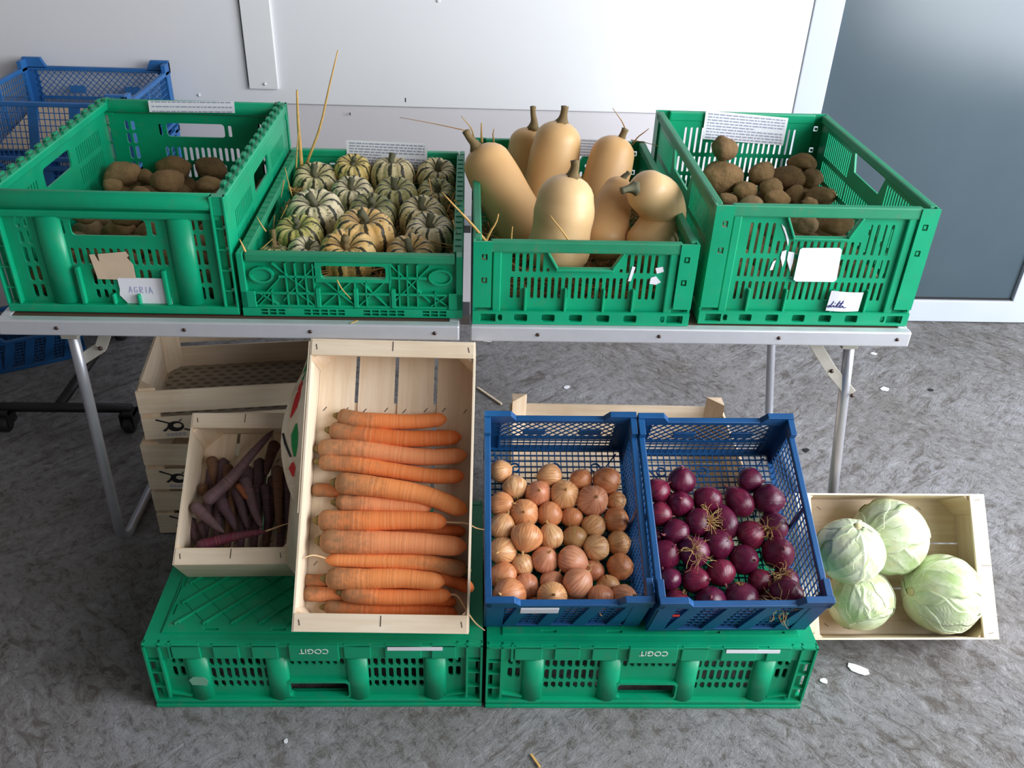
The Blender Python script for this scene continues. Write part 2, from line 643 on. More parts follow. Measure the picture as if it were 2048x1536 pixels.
wall = tag(MB().box(-4, 0.955, WY, WY + 0.06, 0.686, 3.0).build('wall_back', WHITEPAINT, bevel=0.003), 'white painted panel wall behind the table', kind='structure')
MB().box(-4, 0.955, WY + 0.008, WY + 0.06, 0, 0.684).build('lower_panel', WALLLOW, wall)
MB().box(-0.64, -0.557, WY - 0.010, WY, 0.729, 3.0).build('cover_strip', TRIMWHITE, wall, bevel=0.002)
MB().box(-0.6435, -0.6405, WY - 0.002, WY, 0.735, 3.0).build('gap_shade_strip', DARKMETAL, wall)  # dark strip painted in for the shade beside the cover strip
for px in ((530, 168), (398, 190), (876, 2), (878, 1)):
    p = at_y(px, WY - 0.011 if px[0] == 530 else WY)
    sc = MB().lathe([(0.0045, 0), (0.004, 0.002), (0.0018, 0.0032)], 10)
    o = sc.build('screw', TRIMWHITE, wall, True)
    o.matrix_world = Matrix.Translation((p.x, p.y, p.z)) @ Matrix.Rotation(math.pi / 2, 4, 'X')
for px, s_ in (((811, 200), 0.006), ((700, 228), 0.004)):
    p = at_y(px, WY)
    MB().box(p.x - 0.0015, p.x + 0.0015, WY - 0.0005, WY + 0.001, p.z - s_, p.z + s_).build('scuff', STAPLE, wall)
door = tag(MB().panel([[(0.955, 0.004), (1.93, 0.004), (1.93, 2.4), (0.955, 2.4)], [(1.042, 0.084), (1.842, 0.084), (1.842, 2.32), (1.042, 2.32)]], 0.05, FRONT(WY - 0.004)).build('door_1', DOORFRAME, bevel=0.003),
           'white framed door with a dark tinted pane', kind='structure')
MB().box(1.035, 1.85, WY + 0.012, WY + 0.02, 0.08, 2.33).build('pane', DOORGLASS, door)
MB().box(1.042, 1.842, WY + 0.006, WY + 0.012, 0.084, 0.090).build('seal', BLACK, door)
tag(MB().box(1.935, 4.5, WY, WY + 0.06, 0, 3.0).build('wall_right', WHITEPAINT), 'white wall beyond the door', kind='structure')

GREYWALL = m_plain('dull_grey_light_block', lin(120, 116, 112), 0.8, 0, 0.1, 3)  # dull grey so the added wall and ceiling bounce little light
tag(MB().box(-1.95, -1.87, -2.5, WY + 0.06, 0, 3.0).build('added_wall_left', GREYWALL), 'unseen grey wall added at the left to block ambient light', kind='structure')  # out of view, added to block ambient light and darken the left
tag(MB().box(-1.95, 2.0, -2.5, WY + 0.06, 3.0, 3.08).build('ceiling', GREYWALL), 'unseen grey ceiling of the shed', kind='structure')  # out of view, added to keep ambient light off the scene

# ================================================================== folding table
TZ = 0.6258
table = empty('folding_table', Matrix.Identity(4), 'long folding table with aluminium edges, two leaves and steel tube legs', 'table')
TY0, TY1 = 1.436, 2.06
for x0, x1 in ((-0.846, -0.019), (0.001, 0.828)):
    MB().box(x0 + 0.004, x1 - 0.004, TY0 + 0.018, TY1 - 0.018, TZ - 0.012, TZ - 0.003).build('leaf', m_plain('brown_board_leaf', lin(92, 70, 58), 0.6, 0, 0.2), table)
    for y0, y1 in ((TY0, TY0 + 0.02), (TY1 - 0.02, TY1)):
        r = MB().box(x0, x1, y0, y1, TZ - 0.032, TZ - 0.001).build('edge_rail', ALU, table, bevel=0.003)
        if y0 == TY0:
            for k in range(4):
                xs = x0 + (x1 - x0) * (0.09 + 0.273 * k) + (0.05 if x0 > 0 else 0.03)
                o = MB().lathe([(0.0038, 0), (0.0034, 0.0016), (0.001, 0.0024)], 10).build('screw', SCREW, r, True)
                o.location = (xs, TY0, TZ - 0.016)
                o.rotation_euler = (math.pi / 2, 0, 0)
    for xa, xb in ((x0, x0 + 0.02), (x1 - 0.02, x1)):
        MB().box(xa, xb, TY0 + 0.02, TY1 - 0.02, TZ - 0.032, TZ - 0.001).build('end_rail', ALU, table, bevel=0.003)
MB().box(-0.018, 0.0, TY0 + 0.06, TY0 + 0.12, TZ - 0.03, TZ - 0.012).build('hinge', STEEL, table)
MB().box(-0.018, 0.0, TY1 - 0.12, TY1 - 0.06, TZ - 0.03, TZ - 0.012).build('hinge', STEEL, table)


def u_leg(xt, xb, yf, yb, zt):
    pts = []
    r = 0.05

    def X(z):
        return xb + (xt - xb) * z / zt
    for z in (zt, zt * 0.75, zt * 0.5, zt * 0.25, r + 0.012):
        pts.append((X(z), yf + 0.03 * (1 - z / zt), z))
    y0 = yf + 0.03
    for a in (30, 60, 90):
        a = math.radians(a)
        pts.append((xb, y0 + r - r * math.cos(a), 0.012 + r - r * math.sin(a)))
    for a in (90, 60, 30):
        a = math.radians(a)
        pts.append((xb, yb - r + r * math.cos(a), 0.012 + r - r * math.sin(a)))
    for z in (r + 0.012, zt * 0.25, zt * 0.5, zt * 0.75, zt):
        pts.append((X(z), yb, z))
    return MB().tube(pts, 0.0108, 12).build('leg', STEEL, table, True)


u_leg(-0.742, -0.768, 1.49, 2.0, TZ - 0.03)
u_leg(0.735, 0.832, 1.486, 2.0, TZ - 0.03)
for pts in (((0.77, 1.487, 0.455), (0.715, 1.487, 0.512), (0.655, 1.487, 0.59)), ((-0.752, 1.5, 0.500), (-0.70, 1.5, 0.535), (-0.672, 1.5, 0.592))):
    m = MB()
    m.bar(pts[0], pts[1], 0.022, 0.004, (0, 1, 0))
    br = m.build('brace', BRACKET, table, bevel=0.001)
    MB().bar(Vector(pts[1]) + Vector((0, -0.004, 0)), Vector(pts[2]) + Vector((0, -0.004, 0)), 0.022, 0.004, (0, 1, 0)).build('brace', BRACKET, table, bevel=0.001)
    for q in pts[:2]:
        o = MB().lathe([(0.0045, 0), (0.004, 0.003), (0.001, 0.004)], 8).build('rivet', SCREW, br, True)
        o.location = Vector(q) + Vector((0, -0.006, 0))
        o.rotation_euler = (math.pi / 2, 0, 0)
for x in (-0.742, 0.735):
    MB().bar((x - 0.016, 1.482, TZ - 0.045), (x + 0.016, 1.482, TZ - 0.045), 0.02, 0.03).build('leg_bracket', BRACKET, table, bevel=0.002)


# ================================================================== green crates
def crate_a(M, h, label):
    """foldable slotted crate with trapezoid hand holds"""
    w, d = 0.4, 0.6
    root = empty('plastic_crate', M, label, 'crate', 'green crates standing on the table')
    tall = h > 0.2
    zt = h - 0.020
    hz1, hz0 = h - 0.022, h - (0.060 if tall else 0.053)
    trap = lambda c, a, b_: [(c - b_, hz0), (c + b_, hz0), (c + a, hz1), (c - a, hz1)]
    for nm, fr, inward in (('front_panel', FRONT(0.011), 1), ('back_panel', BACK(d - 0.011), -1)):
        holes = [trap(0.2, 0.066, 0.048)]
        if tall:
            holes += slot_row(0.072, 0.112, 4, 0.138, 0.198, 0.0055) + slot_row(0.288, 0.328, 4, 0.138, 0.198, 0.0055)
            holes += slot_row(0.126, 0.274, 13, 0.138, 0.164, 0.0055)
            holes += slot_row(0.064, 0.336, 23, 0.092, 0.130, 0.0055) + slot_row(0.064, 0.336, 23, 0.046, 0.084, 0.0055)
        else:
            holes += slot_row(0.072, 0.122, 5, 0.100, 0.137, 0.0058) + slot_row(0.278, 0.328, 5, 0.100, 0.137, 0.0058)
            holes += slot_row(0.134, 0.266, 2, 0.101, 0.109, 0.0055)
            holes += slot_row(0.070, 0.330, 22, 0.048, 0.091, 0.0058)
        p = MB().panel([[(0.03, 0.022), (w - 0.03, 0.022), (w - 0.03, zt + 0.004), (0.03, zt + 0.004)]] + holes, 0.004, fr).build(nm, GREEN, root)
        f2 = FRONT(0.004) if inward > 0 else BACK(d - 0.004)
        for x0, x1 in ((0.035, 0.050), (w - 0.050, w - 0.035)):
            m = MB()
            fbox(m, f2, x0, x1, 0.024, zt, 0, -0.009)
            m.build('panel_border', GREEN, p, bevel=0.002)
        m = MB()
        for s in (-1, 1):
            a, b_ = (0.2 + s * 0.068, hz1), (0.2 + s * 0.050, hz0)
            fbar(m, f2, a, b_, 0.004, 0, -0.009)
        fbox(m, f2, 0.148, 0.252, hz0 - 0.005, hz0 - 0.001, 0, -0.009)
        m.build('hand_hold_lip', GREEN, p, bevel=0.001)
        for xr in ((0.095, 0.168, 0.238, 0.292) if not tall else (0.088, 0.158, 0.248, 0.312)):
            m = MB()
            fbox(m, f2, xr - 0.0022, xr + 0.0022, 0.024, 0.07, 0.001, -0.009)
            m.build('rib', GREEN, p, bevel=0.001)
        m = MB()
        fbox(m, f2, 0.030, w - 0.030, zt - 0.002, h, 0.002, -0.012)
        m.build('top_rail', GREEN_OLD if inward > 0 else GREEN, root, bevel=0.003)
        f3 = FRONT(0.0) if inward > 0 else BACK(d)
        nh = [rr(0.076 + 0.0505 * k, 0.100 + 0.0505 * k, 0.006, 0.021, 0.003) for k in range(5)]
        nh += [rr(0.012, 0.042, 0.005, 0.021, 0.001), rr(w - 0.042, w - 0.012, 0.005, 0.021, 0.001), rr(0.046, 0.054, 0.007, 0.02, 0.003), rr(w - 0.054, w - 0.046, 0.007, 0.02, 0.003)]
        MB().panel([[(0.0, 0.0), (w, 0.0), (w, 0.026), (0.0, 0.026)]] + nh, 0.006, f3).build('base_skirt', GREEN, root)
        m = MB()
        fbox(m, f3, 0.004, w - 0.004, 0.001, 0.025, -0.014, -0.018)
        m.build('skirt_backing', GREEN, root)
    for nm, fr in (('side_panel', LEFT(0.004)), ('side_panel', RIGHT(w - 0.004))):
        c = d / 2
        holes = [[(c - 0.065, hz0), (c + 0.065, hz0), (c + 0.082, hz1), (c - 0.082, hz1)]]
        if tall:
            for y0, y1, n in ((0.06, 0.20, 14), (0.40, 0.54, 14)):
                holes += slot_row(y0, y1, n, 0.15, 0.205, 0.005) + slot_row(y0, y1, n, 0.10, 0.14, 0.005) + slot_row(y0, y1, n, 0.05, 0.09, 0.005)
            holes += slot_row(0.215, 0.385, 16, 0.10, 0.14, 0.005) + slot_row(0.215, 0.385, 16, 0.05, 0.09, 0.005)
        else:
            for y0, y1, n in ((0.06, 0.2, 13), (0.4, 0.54, 13)):
                holes += slot_row(y0, y1, n, 0.096, 0.137, 0.0055)
            holes += slot_row(0.06, 0.54, 40, 0.045, 0.088, 0.0055)
        MB().panel([[(0.012, 0.022), (d - 0.012, 0.022), (d - 0.012, zt + 0.004), (0.012, zt + 0.004)]] + holes, 0.004, fr).build(nm, GREEN, root)
    for x0, x1 in ((0.0, 0.015), (w - 0.015, w)):
        MB().box(x0, x1, 0.014, d - 0.014, h - 0.018, h).build('top_rail', GREEN_OLD, root, bevel=0.003)
        MB().box(x0, x1, 0.006, d - 0.006, 0.0, 0.024).build('base_skirt', GREEN, root, bevel=0.002)
    for sx in (0, 1):
        for sy in (0, 1):
            m = MB()
            X0, X1 = (0.0, 0.033) if sx == 0 else (w - 0.033, w)
            fr = FRONT(0.0) if sy == 0 else BACK(d)
            cx = 0.020 if sx == 0 else w - 0.020
            hl = [rr(cx - 0.005, cx + 0.005, z - 0.006, z + 0.006, 0.001) for z in ((h - 0.03, h - 0.075) if not tall else (h - 0.035, h - 0.085))]
            m.panel([[(X0, 0.034), (X1, 0.034), (X1, h - 0.001), (X0, h - 0.001)]] + hl, 0.005, fr)
            xa, xb = (0.0, 0.004) if sx == 0 else (w - 0.004, w)
            ya, yb = (0.005, 0.04) if sy == 0 else (d - 0.04, d - 0.005)
            m.box(xa, xb, ya, yb, 0.026, h - 0.001)
            po = m.build('corner_post', GREEN, root)
            m = MB()
            for z in ((h - 0.03, h - 0.075) if not tall else (h - 0.035, h - 0.085)):
                fbox(m, fr, cx - 0.0022, cx + 0.0022, z - 0.003, z + 0.003, -0.001, -0.007)
            m.build('latch', GREEN, po)
    MB().box(0.015, w - 0.015, 0.018, d - 0.018, 0.004, 0.010).build('base', GREEN, root)
    return root


def yawM(x, y, z, a):
    return pose((x, y, z), a)


M_R = yawM(0.4255, 1.4583, TZ, 0.005)
M_S = yawM(0.0050, 1.4450, TZ, 0.006)
M_P = yawM(-0.4136, 1.4641, TZ, 0.004)
M_L = yawM(-0.8322, 1.4664, TZ, -0.0029)
H_R, H_S, H_P, H_L, W_L = 0.233, 0.163, 0.123, 0.2275, 0.4116
crateR = crate_a(M_R, H_R, 'tall slotted green crate of potatoes at the right end of the table')
crateS = crate_a(M_S, H_S, 'medium slotted green crate holding the butternut squashes')


def half_round(m, fr, c, wd, prot, z0, z1, n=8):
    """vertical convex column standing proud of plane fr"""
    vs, fs = [], []
    for z in (z0, z1):
        for i in range(n + 1):
            a = math.pi * i / n
            vs.append(fr(c - math.cos(a) * wd / 2, z, math.sin(a) * prot))
    for i in range(n):
        fs.append((i, i + 1, i + n + 2, i + n + 1))
    fs.append(tuple(range(n + 1)))
    fs.append(tuple(reversed(range(n + 1, 2 * n + 2))))
    m.add(vs, fs)


def crate_b(M, w, h, label):
    """left crate: convex columns, rounded top bar and toothed long rims"""
    d = 0.6
    root = empty('plastic_crate', M, label, 'crate', 'green crates standing on the table')
    for nm, fr, f2, f3 in (('front_panel', FRONT(0.013), FRONT(0.0), FRONT(0.002)), ('back_panel', BACK(d - 0.013), BACK(d), BACK(d - 0.002))):
        c = w / 2
        holes = [rr(c - 0.068, c + 0.062, h - 0.082, h - 0.051, 0.007, 3), rr(c + 0.070, c + 0.078, h - 0.080, h - 0.054, 0.003), rr(c - 0.086, c - 0.078, h - 0.080, h - 0.054, 0.003)]
        holes += slot_row(c - 0.074, c + 0.086, 13, 0.090, 0.122, 0.0075)
        holes += slot_row(c - 0.046, c + 0.052, 8, 0.050, 0.082, 0.0075)
        holes += slot_row(c - 0.046, c + 0.052, 8, 0.024, 0.042, 0.0075)
        for e in (0.050, w - 0.064):
            for z0, z1 in ((0.024, 0.050), (0.056, 0.086), (0.092, 0.122), (0.128, 0.152), (0.158, h - 0.048)):
                holes += slot_row(e, e + 0.014, 2, z0, z1, 0.0085)
        p = MB().panel([[(0.012, 0.016), (w - 0.012, 0.016), (w - 0.012, h - 0.03), (0.012, h - 0.03)]] + holes, 0.004, fr).build(nm, GREEN, root)
        for cx in (0.102, w - 0.086):
            m = MB()
            half_round(m, fr, cx, 0.044, 0.0125, 0.018, h - 0.046)
            m.build('column', GREEN, p, True)
        # rounded top bar
        m = MB()
        vs = []
        n = 8
        for u in (0.0, w - 0.026):
            for i in range(n + 1):
                a = math.radians(-30 + 240 * i / n)
                vs.append(f3(u, h - 0.018 + math.sin(a) * 0.018, -0.012 + math.cos(a) * 0.014))
        fs = [(i, i + 1, i + n + 2, i + n + 1) for i in range(n)] + [(n, 0, n + 1, 2 * n + 1), tuple(range(n + 1)), tuple(reversed(range(n + 1, 2 * n + 2)))]
        m.add(vs, fs)
        m.build('top_bar', GREEN, root, True, 0.001)
        m = MB()
        fbox(m, f3, 0.01, w - 0.012, h - 0.048, h - 0.034, -0.004, -0.014)
        m.build('lower_bar', GREEN, root, bevel=0.003)
        for xr, zt in ((c - 0.070, 0.088), (c + 0.080, 0.084)):
            m = MB()
            fbox(m, f3, xr - 0.004, xr + 0.004, 0.016, zt, 0, -0.011)
            m.build('hook', GREEN, p, bevel=0.002)
        for xr in (c - 0.016, c + 0.028):
            m = MB()
            fbox(m, f3, xr - 0.003, xr + 0.003, 0.016, 0.036, 0, -0.011)
            m.build('hook', GREEN, p, bevel=0.002)
        m = MB()
        fbox(m, f2, 0.0, w, 0.0, 0.016, 0.0, -0.02)
        m.build('base_skirt', GREEN, root, bevel=0.002)
        for e0, e1 in ((0.0, 0.026), (w - 0.026, w)):
            m = MB()
            for u in (e0, e1 - 0.004):
                fbox(m, f2, u, u + 0.004, 0.016, h - 0.002, 0, -0.015)
            for z in (0.045, 0.085, 0.125, 0.165):
                fbox(m, f2, e0 + 0.002, e1 - 0.002, z, z + 0.003, -0.004, -0.015)
            fbox(m, f2, e0, e1, h - 0.036, h - 0.002, -0.002, -0.02)
            m.build('corner_post', GREEN, root, bevel=0.0008)
    for fr, sx in ((LEFT(0.003), -1), (RIGHT(w - 0.003), 1)):
        holes = [rr(0.235, 0.365, h - 0.082, h - 0.044, 0.008, 3)]
        for y0, y1, n in ((0.075, 0.200, 12), (0.40, 0.525, 12)):
            for z0, z1 in ((0.05, 0.085), (0.095, 0.13), (0.14, 0.175)):
                holes += slot_row(y0, y1, n, z0, z1, 0.005)
        MB().panel([[(0.02, 0.016), (d - 0.02, 0.016), (d - 0.02, h - 0.02), (0.02, h - 0.02)]] + holes, 0.004, fr).build('side_panel', GREEN, root)
        xa, xb = (0.0, 0.020) if sx < 0 else (w - 0.020, w)
        ra = MB().box(xa, xb, 0.022, d - 0.022, h - 0.022, h - 0.004).build('top_rail', GREEN, root, bevel=0.003)
        tooth = MB().box(0, 0.006, 0, 0.020, -0.006, 0.003).mesh('rim_tooth', GREEN_OLD)
        for k in range(14):
            y = 0.04 + k * 0.0395
            xo = xa + 0.001 if sx < 0 else xb - 0.007
            link('rim_tooth', tooth, ra).location = (xo, y, h - 0.0012)
            xi = xb - 0.007 if sx < 0 else xa + 0.001
            link('rim_tooth', tooth, ra).location = (xi, y + 0.018, h - 0.0015)
        MB().box(xa, xb, 0.02, d - 0.02, 0.0, 0.016).build('base_skirt', GREEN, root, bevel=0.002)
    MB().box(0.018, w - 0.018, 0.02, d - 0.02, 0.004, 0.010).build('base', GREEN, root)
    return root


crateL = crate_b(M_L, W_L, H_L, 'tall green crate of potatoes at the left end of the table, with rounded columns')


def oval(cx, cz, a, b_, n=14):
    return [(cx + a * math.cos(2 * math.pi * i / n), cz + b_ * math.sin(2 * math.pi * i / n)) for i in range(n)]


def crate_p(M, h, label):
    """low crate with criss-cross ribs and oval bosses"""
    w, d = 0.4, 0.6
    root = empty('plastic_crate', M, label, 'crate', 'green crates standing on the table')
    for nm, fr, f0 in (('front_panel', FRONT(0.012), FRONT(0.003)), ('back_panel', BACK(d - 0.012), BACK(d - 0.003))):
        back = nm == 'back_panel'
        hole = rr(0.145, 0.262, 0.074, 0.101, 0.006, 3)
        holes = [hole]
        if back:
            holes += [rr(0.03 + 0.026 * k, 0.046 + 0.026 * k, 0.088, 0.093, 0.002) for k in (0, 1, 2, 3, 9, 10, 11, 12)]
            holes += [oval(x, 0.06, 0.004, 0.004, 8) for x in (0.05, 0.09, 0.31, 0.35)]
        p = MB().panel([[(0.006, 0.016), (w - 0.006, 0.016), (w - 0.006, h - 0.012), (0.006, h - 0.012)]] + holes, 0.004, fr).build(nm, GREEN, root)
        m = MB()
        th = (0.0, -0.009)
        for z in (0.046, 0.020):
            fbox(m, f0, 0.022, w - 0.022, z - 0.003, z + 0.001, *th)
        for z in (0.078,):
            fbox(m, f0, 0.07, 0.14, z - 0.002, z + 0.002, *th)
            fbox(m, f0, 0.268, 0.335, z - 0.002, z + 0.002, *th)
        for x in (0.055, 0.083, 0.100, 0.118, 0.132, 0.268, 0.285, 0.300, 0.318, 0.350):
            fbox(m, f0, x - 0.0012, x + 0.0012, 0.02, 0.104 if 0.06 < x < 0.34 else 0.05, *th)
        for x in (0.175, 0.205, 0.225):
            fbox(m, f0, x - 0.0012, x + 0.0012, 0.02, 0.072, *th)
        for a, q in (((0.075, 0.078), (0.022, 0.020)), ((0.06, 0.103), (0.14, 0.03)), ((0.14, 0.104), (0.075, 0.03)), ((0.03, 0.046), (0.065, 0.02)), ((0.1, 0.046), (0.13, 0.02)),
                     ((0.145, 0.020), (0.20, 0.07)), ((0.15, 0.07), (0.205, 0.02)), ((0.21, 0.02), (0.26, 0.07)), ((0.215, 0.07), (0.262, 0.02)),
                     ((0.27, 0.104), (0.34, 0.03)), ((0.34, 0.100), (0.275, 0.03)), ((0.34, 0.046), (0.375, 0.02)), ((0.375, 0.046), (0.34, 0.02)), ((0.055, 0.046), (0.03, 0.02))):
            fbar(m, f0, a, q, 0.0022, -0.001, -0.009)
        m.build('lattice_ribs', GREEN, p)
        m = MB()
        ring = [[(0.136, 0.068), (0.271, 0.068), (0.271, 0.107), (0.136, 0.107)], rr(0.1455, 0.2615, 0.0745, 0.1005, 0.006, 3)]
        m.panel(ring, 0.009, f0)
        m.build('hand_hold_lip', GREEN, p)
        for cx in (0.040, w - 0.040):
            bo = MB().panel([oval(cx, 0.080, 0.022, 0.016), oval(cx, 0.080, 0.018, 0.0125)], 0.010, f0).build('boss', GREEN, p)
            MB().panel([oval(cx, 0.080, 0.0175, 0.012)], 0.006, FRONT(0.007) if not back else BACK(d - 0.007)).build('boss_face', GREEN, bo)
        for x in (0.138, 0.206, 0.274):
            m = MB()
            fbox(m, f0, x - 0.004, x + 0.004, 0.018, 0.056, 0.002, -0.009)
            m.build('hook', GREEN, p, bevel=0.001)
        m = MB()
        fbox(m, f0, 0.014, w - 0.014, h - 0.016, h, 0.002, -0.016)
        m.build('top_rail', GREEN_OLD if not back else GREEN, root, bevel=0.003)
        f3 = FRONT(0.0) if not back else BACK(d)
        hl = []
        for k in range(22):
            x = 0.032 + k * 0.0155
            if k % 7 in (3, 4):
                continue
            for z0, z1 in ((0.003, 0.0075), (0.0095, 0.014)):
                hl.append(rr(x, x + 0.0125, z0, z1, 0))
        MB().panel([[(0.0, 0.0), (w, 0.0), (w, 0.0165), (0.0, 0.0165)]] + hl, 0.006, f3).build('base_skirt', GREEN, root)
        m = MB()
        fbox(m, f3, 0.004, w - 0.004, 0.001, 0.016, -0.012, -0.015)
        m.build('skirt_backing', GREEN, root)
    for sx in (0, 1):
        x0, x1 = (0.0, 0.012) if sx == 0 else (w - 0.012, w)
        for y0, y1 in ((0.0, 0.024), (d - 0.024, d)):
            m = MB()
            m.box(x0, x1, y0, y1, 0.0168, h)
            if y0 == 0:
                xx = x0 if sx == 0 else x1 - 0.026
                m.box(xx, xx + 0.026, y0 + 0.0, y0 + 0.003, 0.0168, 0.05)
            m.build('corner_post', GREEN, root, bevel=0.002)
        fr = LEFT(0.002) if sx == 0 else RIGHT(w - 0.002)
        holes = [rr(0.245, 0.355, h - 0.055, h - 0.026, 0.006, 3)] + slot_row(0.06, 0.22, 14, 0.05, 0.085, 0.005) + slot_row(0.38, 0.54, 14, 0.05, 0.085, 0.005)
        MB().panel([[(0.02, 0.012), (d - 0.02, 0.012), (d - 0.02, h - 0.01), (0.02, h - 0.01)]] + holes, 0.004, fr).build('side_panel', GREEN, root)
        xa, xb = (0.0, 0.018) if sx == 0 else (w - 0.018, w)
        ra = MB().box(xa, xb, 0.025, d - 0.025, h - 0.014, h - 0.001).build('top_rail', GREEN_OLD, root, bevel=0.002)
        rib = MB().box(0.003, 0.015, 0, 0.003, -0.002, 0.0008).mesh('rib', GREEN_OLD)
        for k in range(18):
            link('rib', rib, ra).location = (xa, 0.05 + k * 0.0285, h)
        MB().box(xa, xb, 0.006, d - 0.006, 0.0, 0.0165).build('base_skirt', GREEN, root, bevel=0.001)
    MB().box(0.012, w - 0.012, 0.018, d - 0.018, 0.004, 0.010).build('base', GREEN, root)
    return root


crateP = crate_p(M_P, H_P, 'low green crate with criss-cross ribs, holding the striped squashes')


def text_mesh(txt, size):
    cu = bpy.data.curves.new('lettering', 'FONT')
    cu.body = txt
    cu.size = size
    cu.extrude = 0.0004
    cu.align_x = 'CENTER'
    cu.align_y = 'CENTER'
    o = bpy.data.objects.new('lettering', cu)
    COL.objects.link(o)
    dg = bpy.context.evaluated_depsgraph_get()
    me = bpy.data.meshes.new_from_object(o.evaluated_get(dg))
    bpy.data.objects.remove(o)
    return me


COGIT = text_mesh('COGIT', 0.017)
COGIT.materials.clear()
COGIT.materials.append(WHITEINK)


def crate_f(M, h, label):
    """upturned green crate standing bottom-up on the floor"""
    w, d = 0.6, 0.4
    root = empty('plastic_crate', M, label, 'crate', 'upturned green crates on the floor')
    c = w / 2
    for nm, fr, f0, f1 in (('front_panel', FRONT(0.011), FRONT(0.0), FRONT(0.003)), ('back_panel', BACK(d - 0.011), BACK(d), BACK(d - 0.003))):
        back = nm == 'back_panel'
        holes = [rr(c - 0.054, c + 0.054, 0.024, 0.060, 0.007, 3)]
        holes += slot_row(c - 0.058, c + 0.058, 10, 0.102, 0.118, 0.0078)
        for x0 in (0.112, w - 0.208):
            for z0, z1 in ((0.100, 0.119), (0.066, 0.094), (0.043, 0.060)):
                holes += slot_row(x0, x0 + 0.096, 8, z0, z1, 0.0085)
        for x0 in (0.044, w - 0.058):
            for z0, z1 in ((0.106, 0.122), (0.072, 0.098)):
                holes += slot_row(x0, x0 + 0.014, 2, z0, z1, 0.0085)
        p = MB().panel([[(0.012, 0.018), (w - 0.012, 0.018), (w - 0.012, 0.134), (0.012, 0.134)]] + holes, 0.004, fr).build(nm, GREEN, root)
        for cx in (0.086, 0.228, w - 0.228, w - 0.086):
            m = MB()
            half_round(m, fr, cx, 0.040, 0.0115, 0.018, 0.1265)
            m.build('column', GREEN, p, True)
        m = MB()
        m.panel([rr(c - 0.060, c + 0.060, 0.0195, 0.066, 0.010, 3), rr(c - 0.0545, c + 0.0545, 0.0235, 0.0605, 0.007, 3)], 0.008, FRONT(0.003) if not back else BACK(d - 0.003))
        m.build('hand_hold_lip', GREEN, p)
        # notched upper band
        m = MB()
        fbox(m, f0, 0.0, w, 0.127, h - 0.003, -0.005, -0.015)
        band = m.build('upper_band', GREEN, root, bevel=0.001)
        for x0, x1, z0 in ((0.05, 0.100, 0.130), (0.122, 0.168, 0.130), (0.190, 0.236, 0.130), (0.352, 0.400, 0.130), (0.425, 0.490, 0.130), (0.508, 0.552, 0.130)):
            m = MB()
            fbox(m, f0, x0, x1, z0, h - 0.003, 0.0, -0.006)
            m.build('tab', GREEN, band, bevel=0.0015)
        m = MB()
        fbox(m, f0, c - 0.044, c + 0.044, 0.126, h - 0.003, 0.0025, -0.006)
        tg = m.build('name_tab', GREEN, band, bevel=0.0015)
        if not back:
            o = link('lettering', COGIT, tg)
            o.matrix_local = Matrix.Translation((c, -0.0028, 0.153)) @ Matrix.Rotation(math.pi / 2, 4, 'X') @ Matrix.Rotation(math.pi, 4, 'Z')
        m = MB()
        fbox(m, f0, 0.0, w, 0.0, 0.008, 0.002, -0.026)
        fbox(m, f0, 0.002, w - 0.002, 0.008, 0.012, -0.003, -0.026)
        fbox(m, f0, 0.0, w, 0.012, 0.019, 0.0, -0.026)
        m.build('bottom_lip', GREEN, root, bevel=0.001)
        for e in (0, 1):
            m = MB()
            S = (lambda u: u) if e == 0 else (lambda u: w - u)
            fb = lambda a, b_, z0, z1, n0=0.0, n1=-0.012: fbox(m, f0, min(S(a), S(b_)), max(S(a), S(b_)), z0, z1, n0, n1)
            fb(0.0, 0.004, 0.019, h - 0.003)
            fb(0.026, 0.030, 0.024, h - 0.003)
            for z in (0.050, 0.088, 0.120):
                fb(0.003, 0.028, z, z + 0.003, -0.003)
            fb(0.044, 0.048, 0.126, h - 0.003, -0.001, -0.010)
            m.build('corner_post', GREEN, root)
            m = MB()
            fbar(m, f1, (S(0.03), 0.034), (S(0.068), 0.026), 0.003, 0, -0.009)
            m.build('strut', GREEN, root)
    for fr, sx in ((LEFT(0.004), 0), (RIGHT(w - 0.004), 1)):
        MB().panel([[(0.02, 0.018), (d - 0.02, 0.018), (d - 0.02, h - 0.006), (0.02, h - 0.006)], rr(d / 2 - 0.05, d / 2 + 0.05, 0.03, 0.056, 0.007, 3)] +
                   slot_row(0.06, 0.13, 6, 0.07, 0.11, 0.008) + slot_row(d - 0.13, d - 0.06, 6, 0.07, 0.11, 0.008), 0.004, fr).build('side_panel', GREEN, root)
        xa, xb = (0.0, 0.014) if sx == 0 else (w - 0.014, w)
        MB().box(xa, xb, 0.026, d - 0.026, 0.0, 0.018).build('bottom_lip', GREEN, root, bevel=0.001)
    # the crate's underside is its top here: border with slots, raised inset with diamond ribs
    holes = []
    for k in range(8):
        x = 0.055 + k * 0.062
        holes.append(rr(x, x + 0.034, 0.004, 0.010, 0.001))
        holes.append(rr(x, x + 0.034, d - 0.010, d - 0.004, 0.001))
    MB().panel([[(0, 0), (w, 0), (w, d), (0, d)]] + holes, 0.004, FLAT(h - 0.004)).build('base', GREEN, root)
    to = MB().panel([[(0.028, 0.028), (w - 0.028, 0.028), (w - 0.028, d - 0.028), (0.028, d - 0.028)]] +
                    [rr(x, x + 0.026, 0.033, 0.038, 0.001) for x in (0.10, 0.22, 0.40, 0.52)] +
                    [rr(0.033, 0.038, y, y + 0.026, 0.001) for y in (0.07, 0.14, 0.22, 0.30)], 0.004, FLAT(h - 0.001)).build('raised_inset', GREEN, root, bevel=0.001)
    m = MB()
    x0, x1, y0, y1 = 0.046, w - 0.046, 0.046, d - 0.046
    f = FLAT(h)
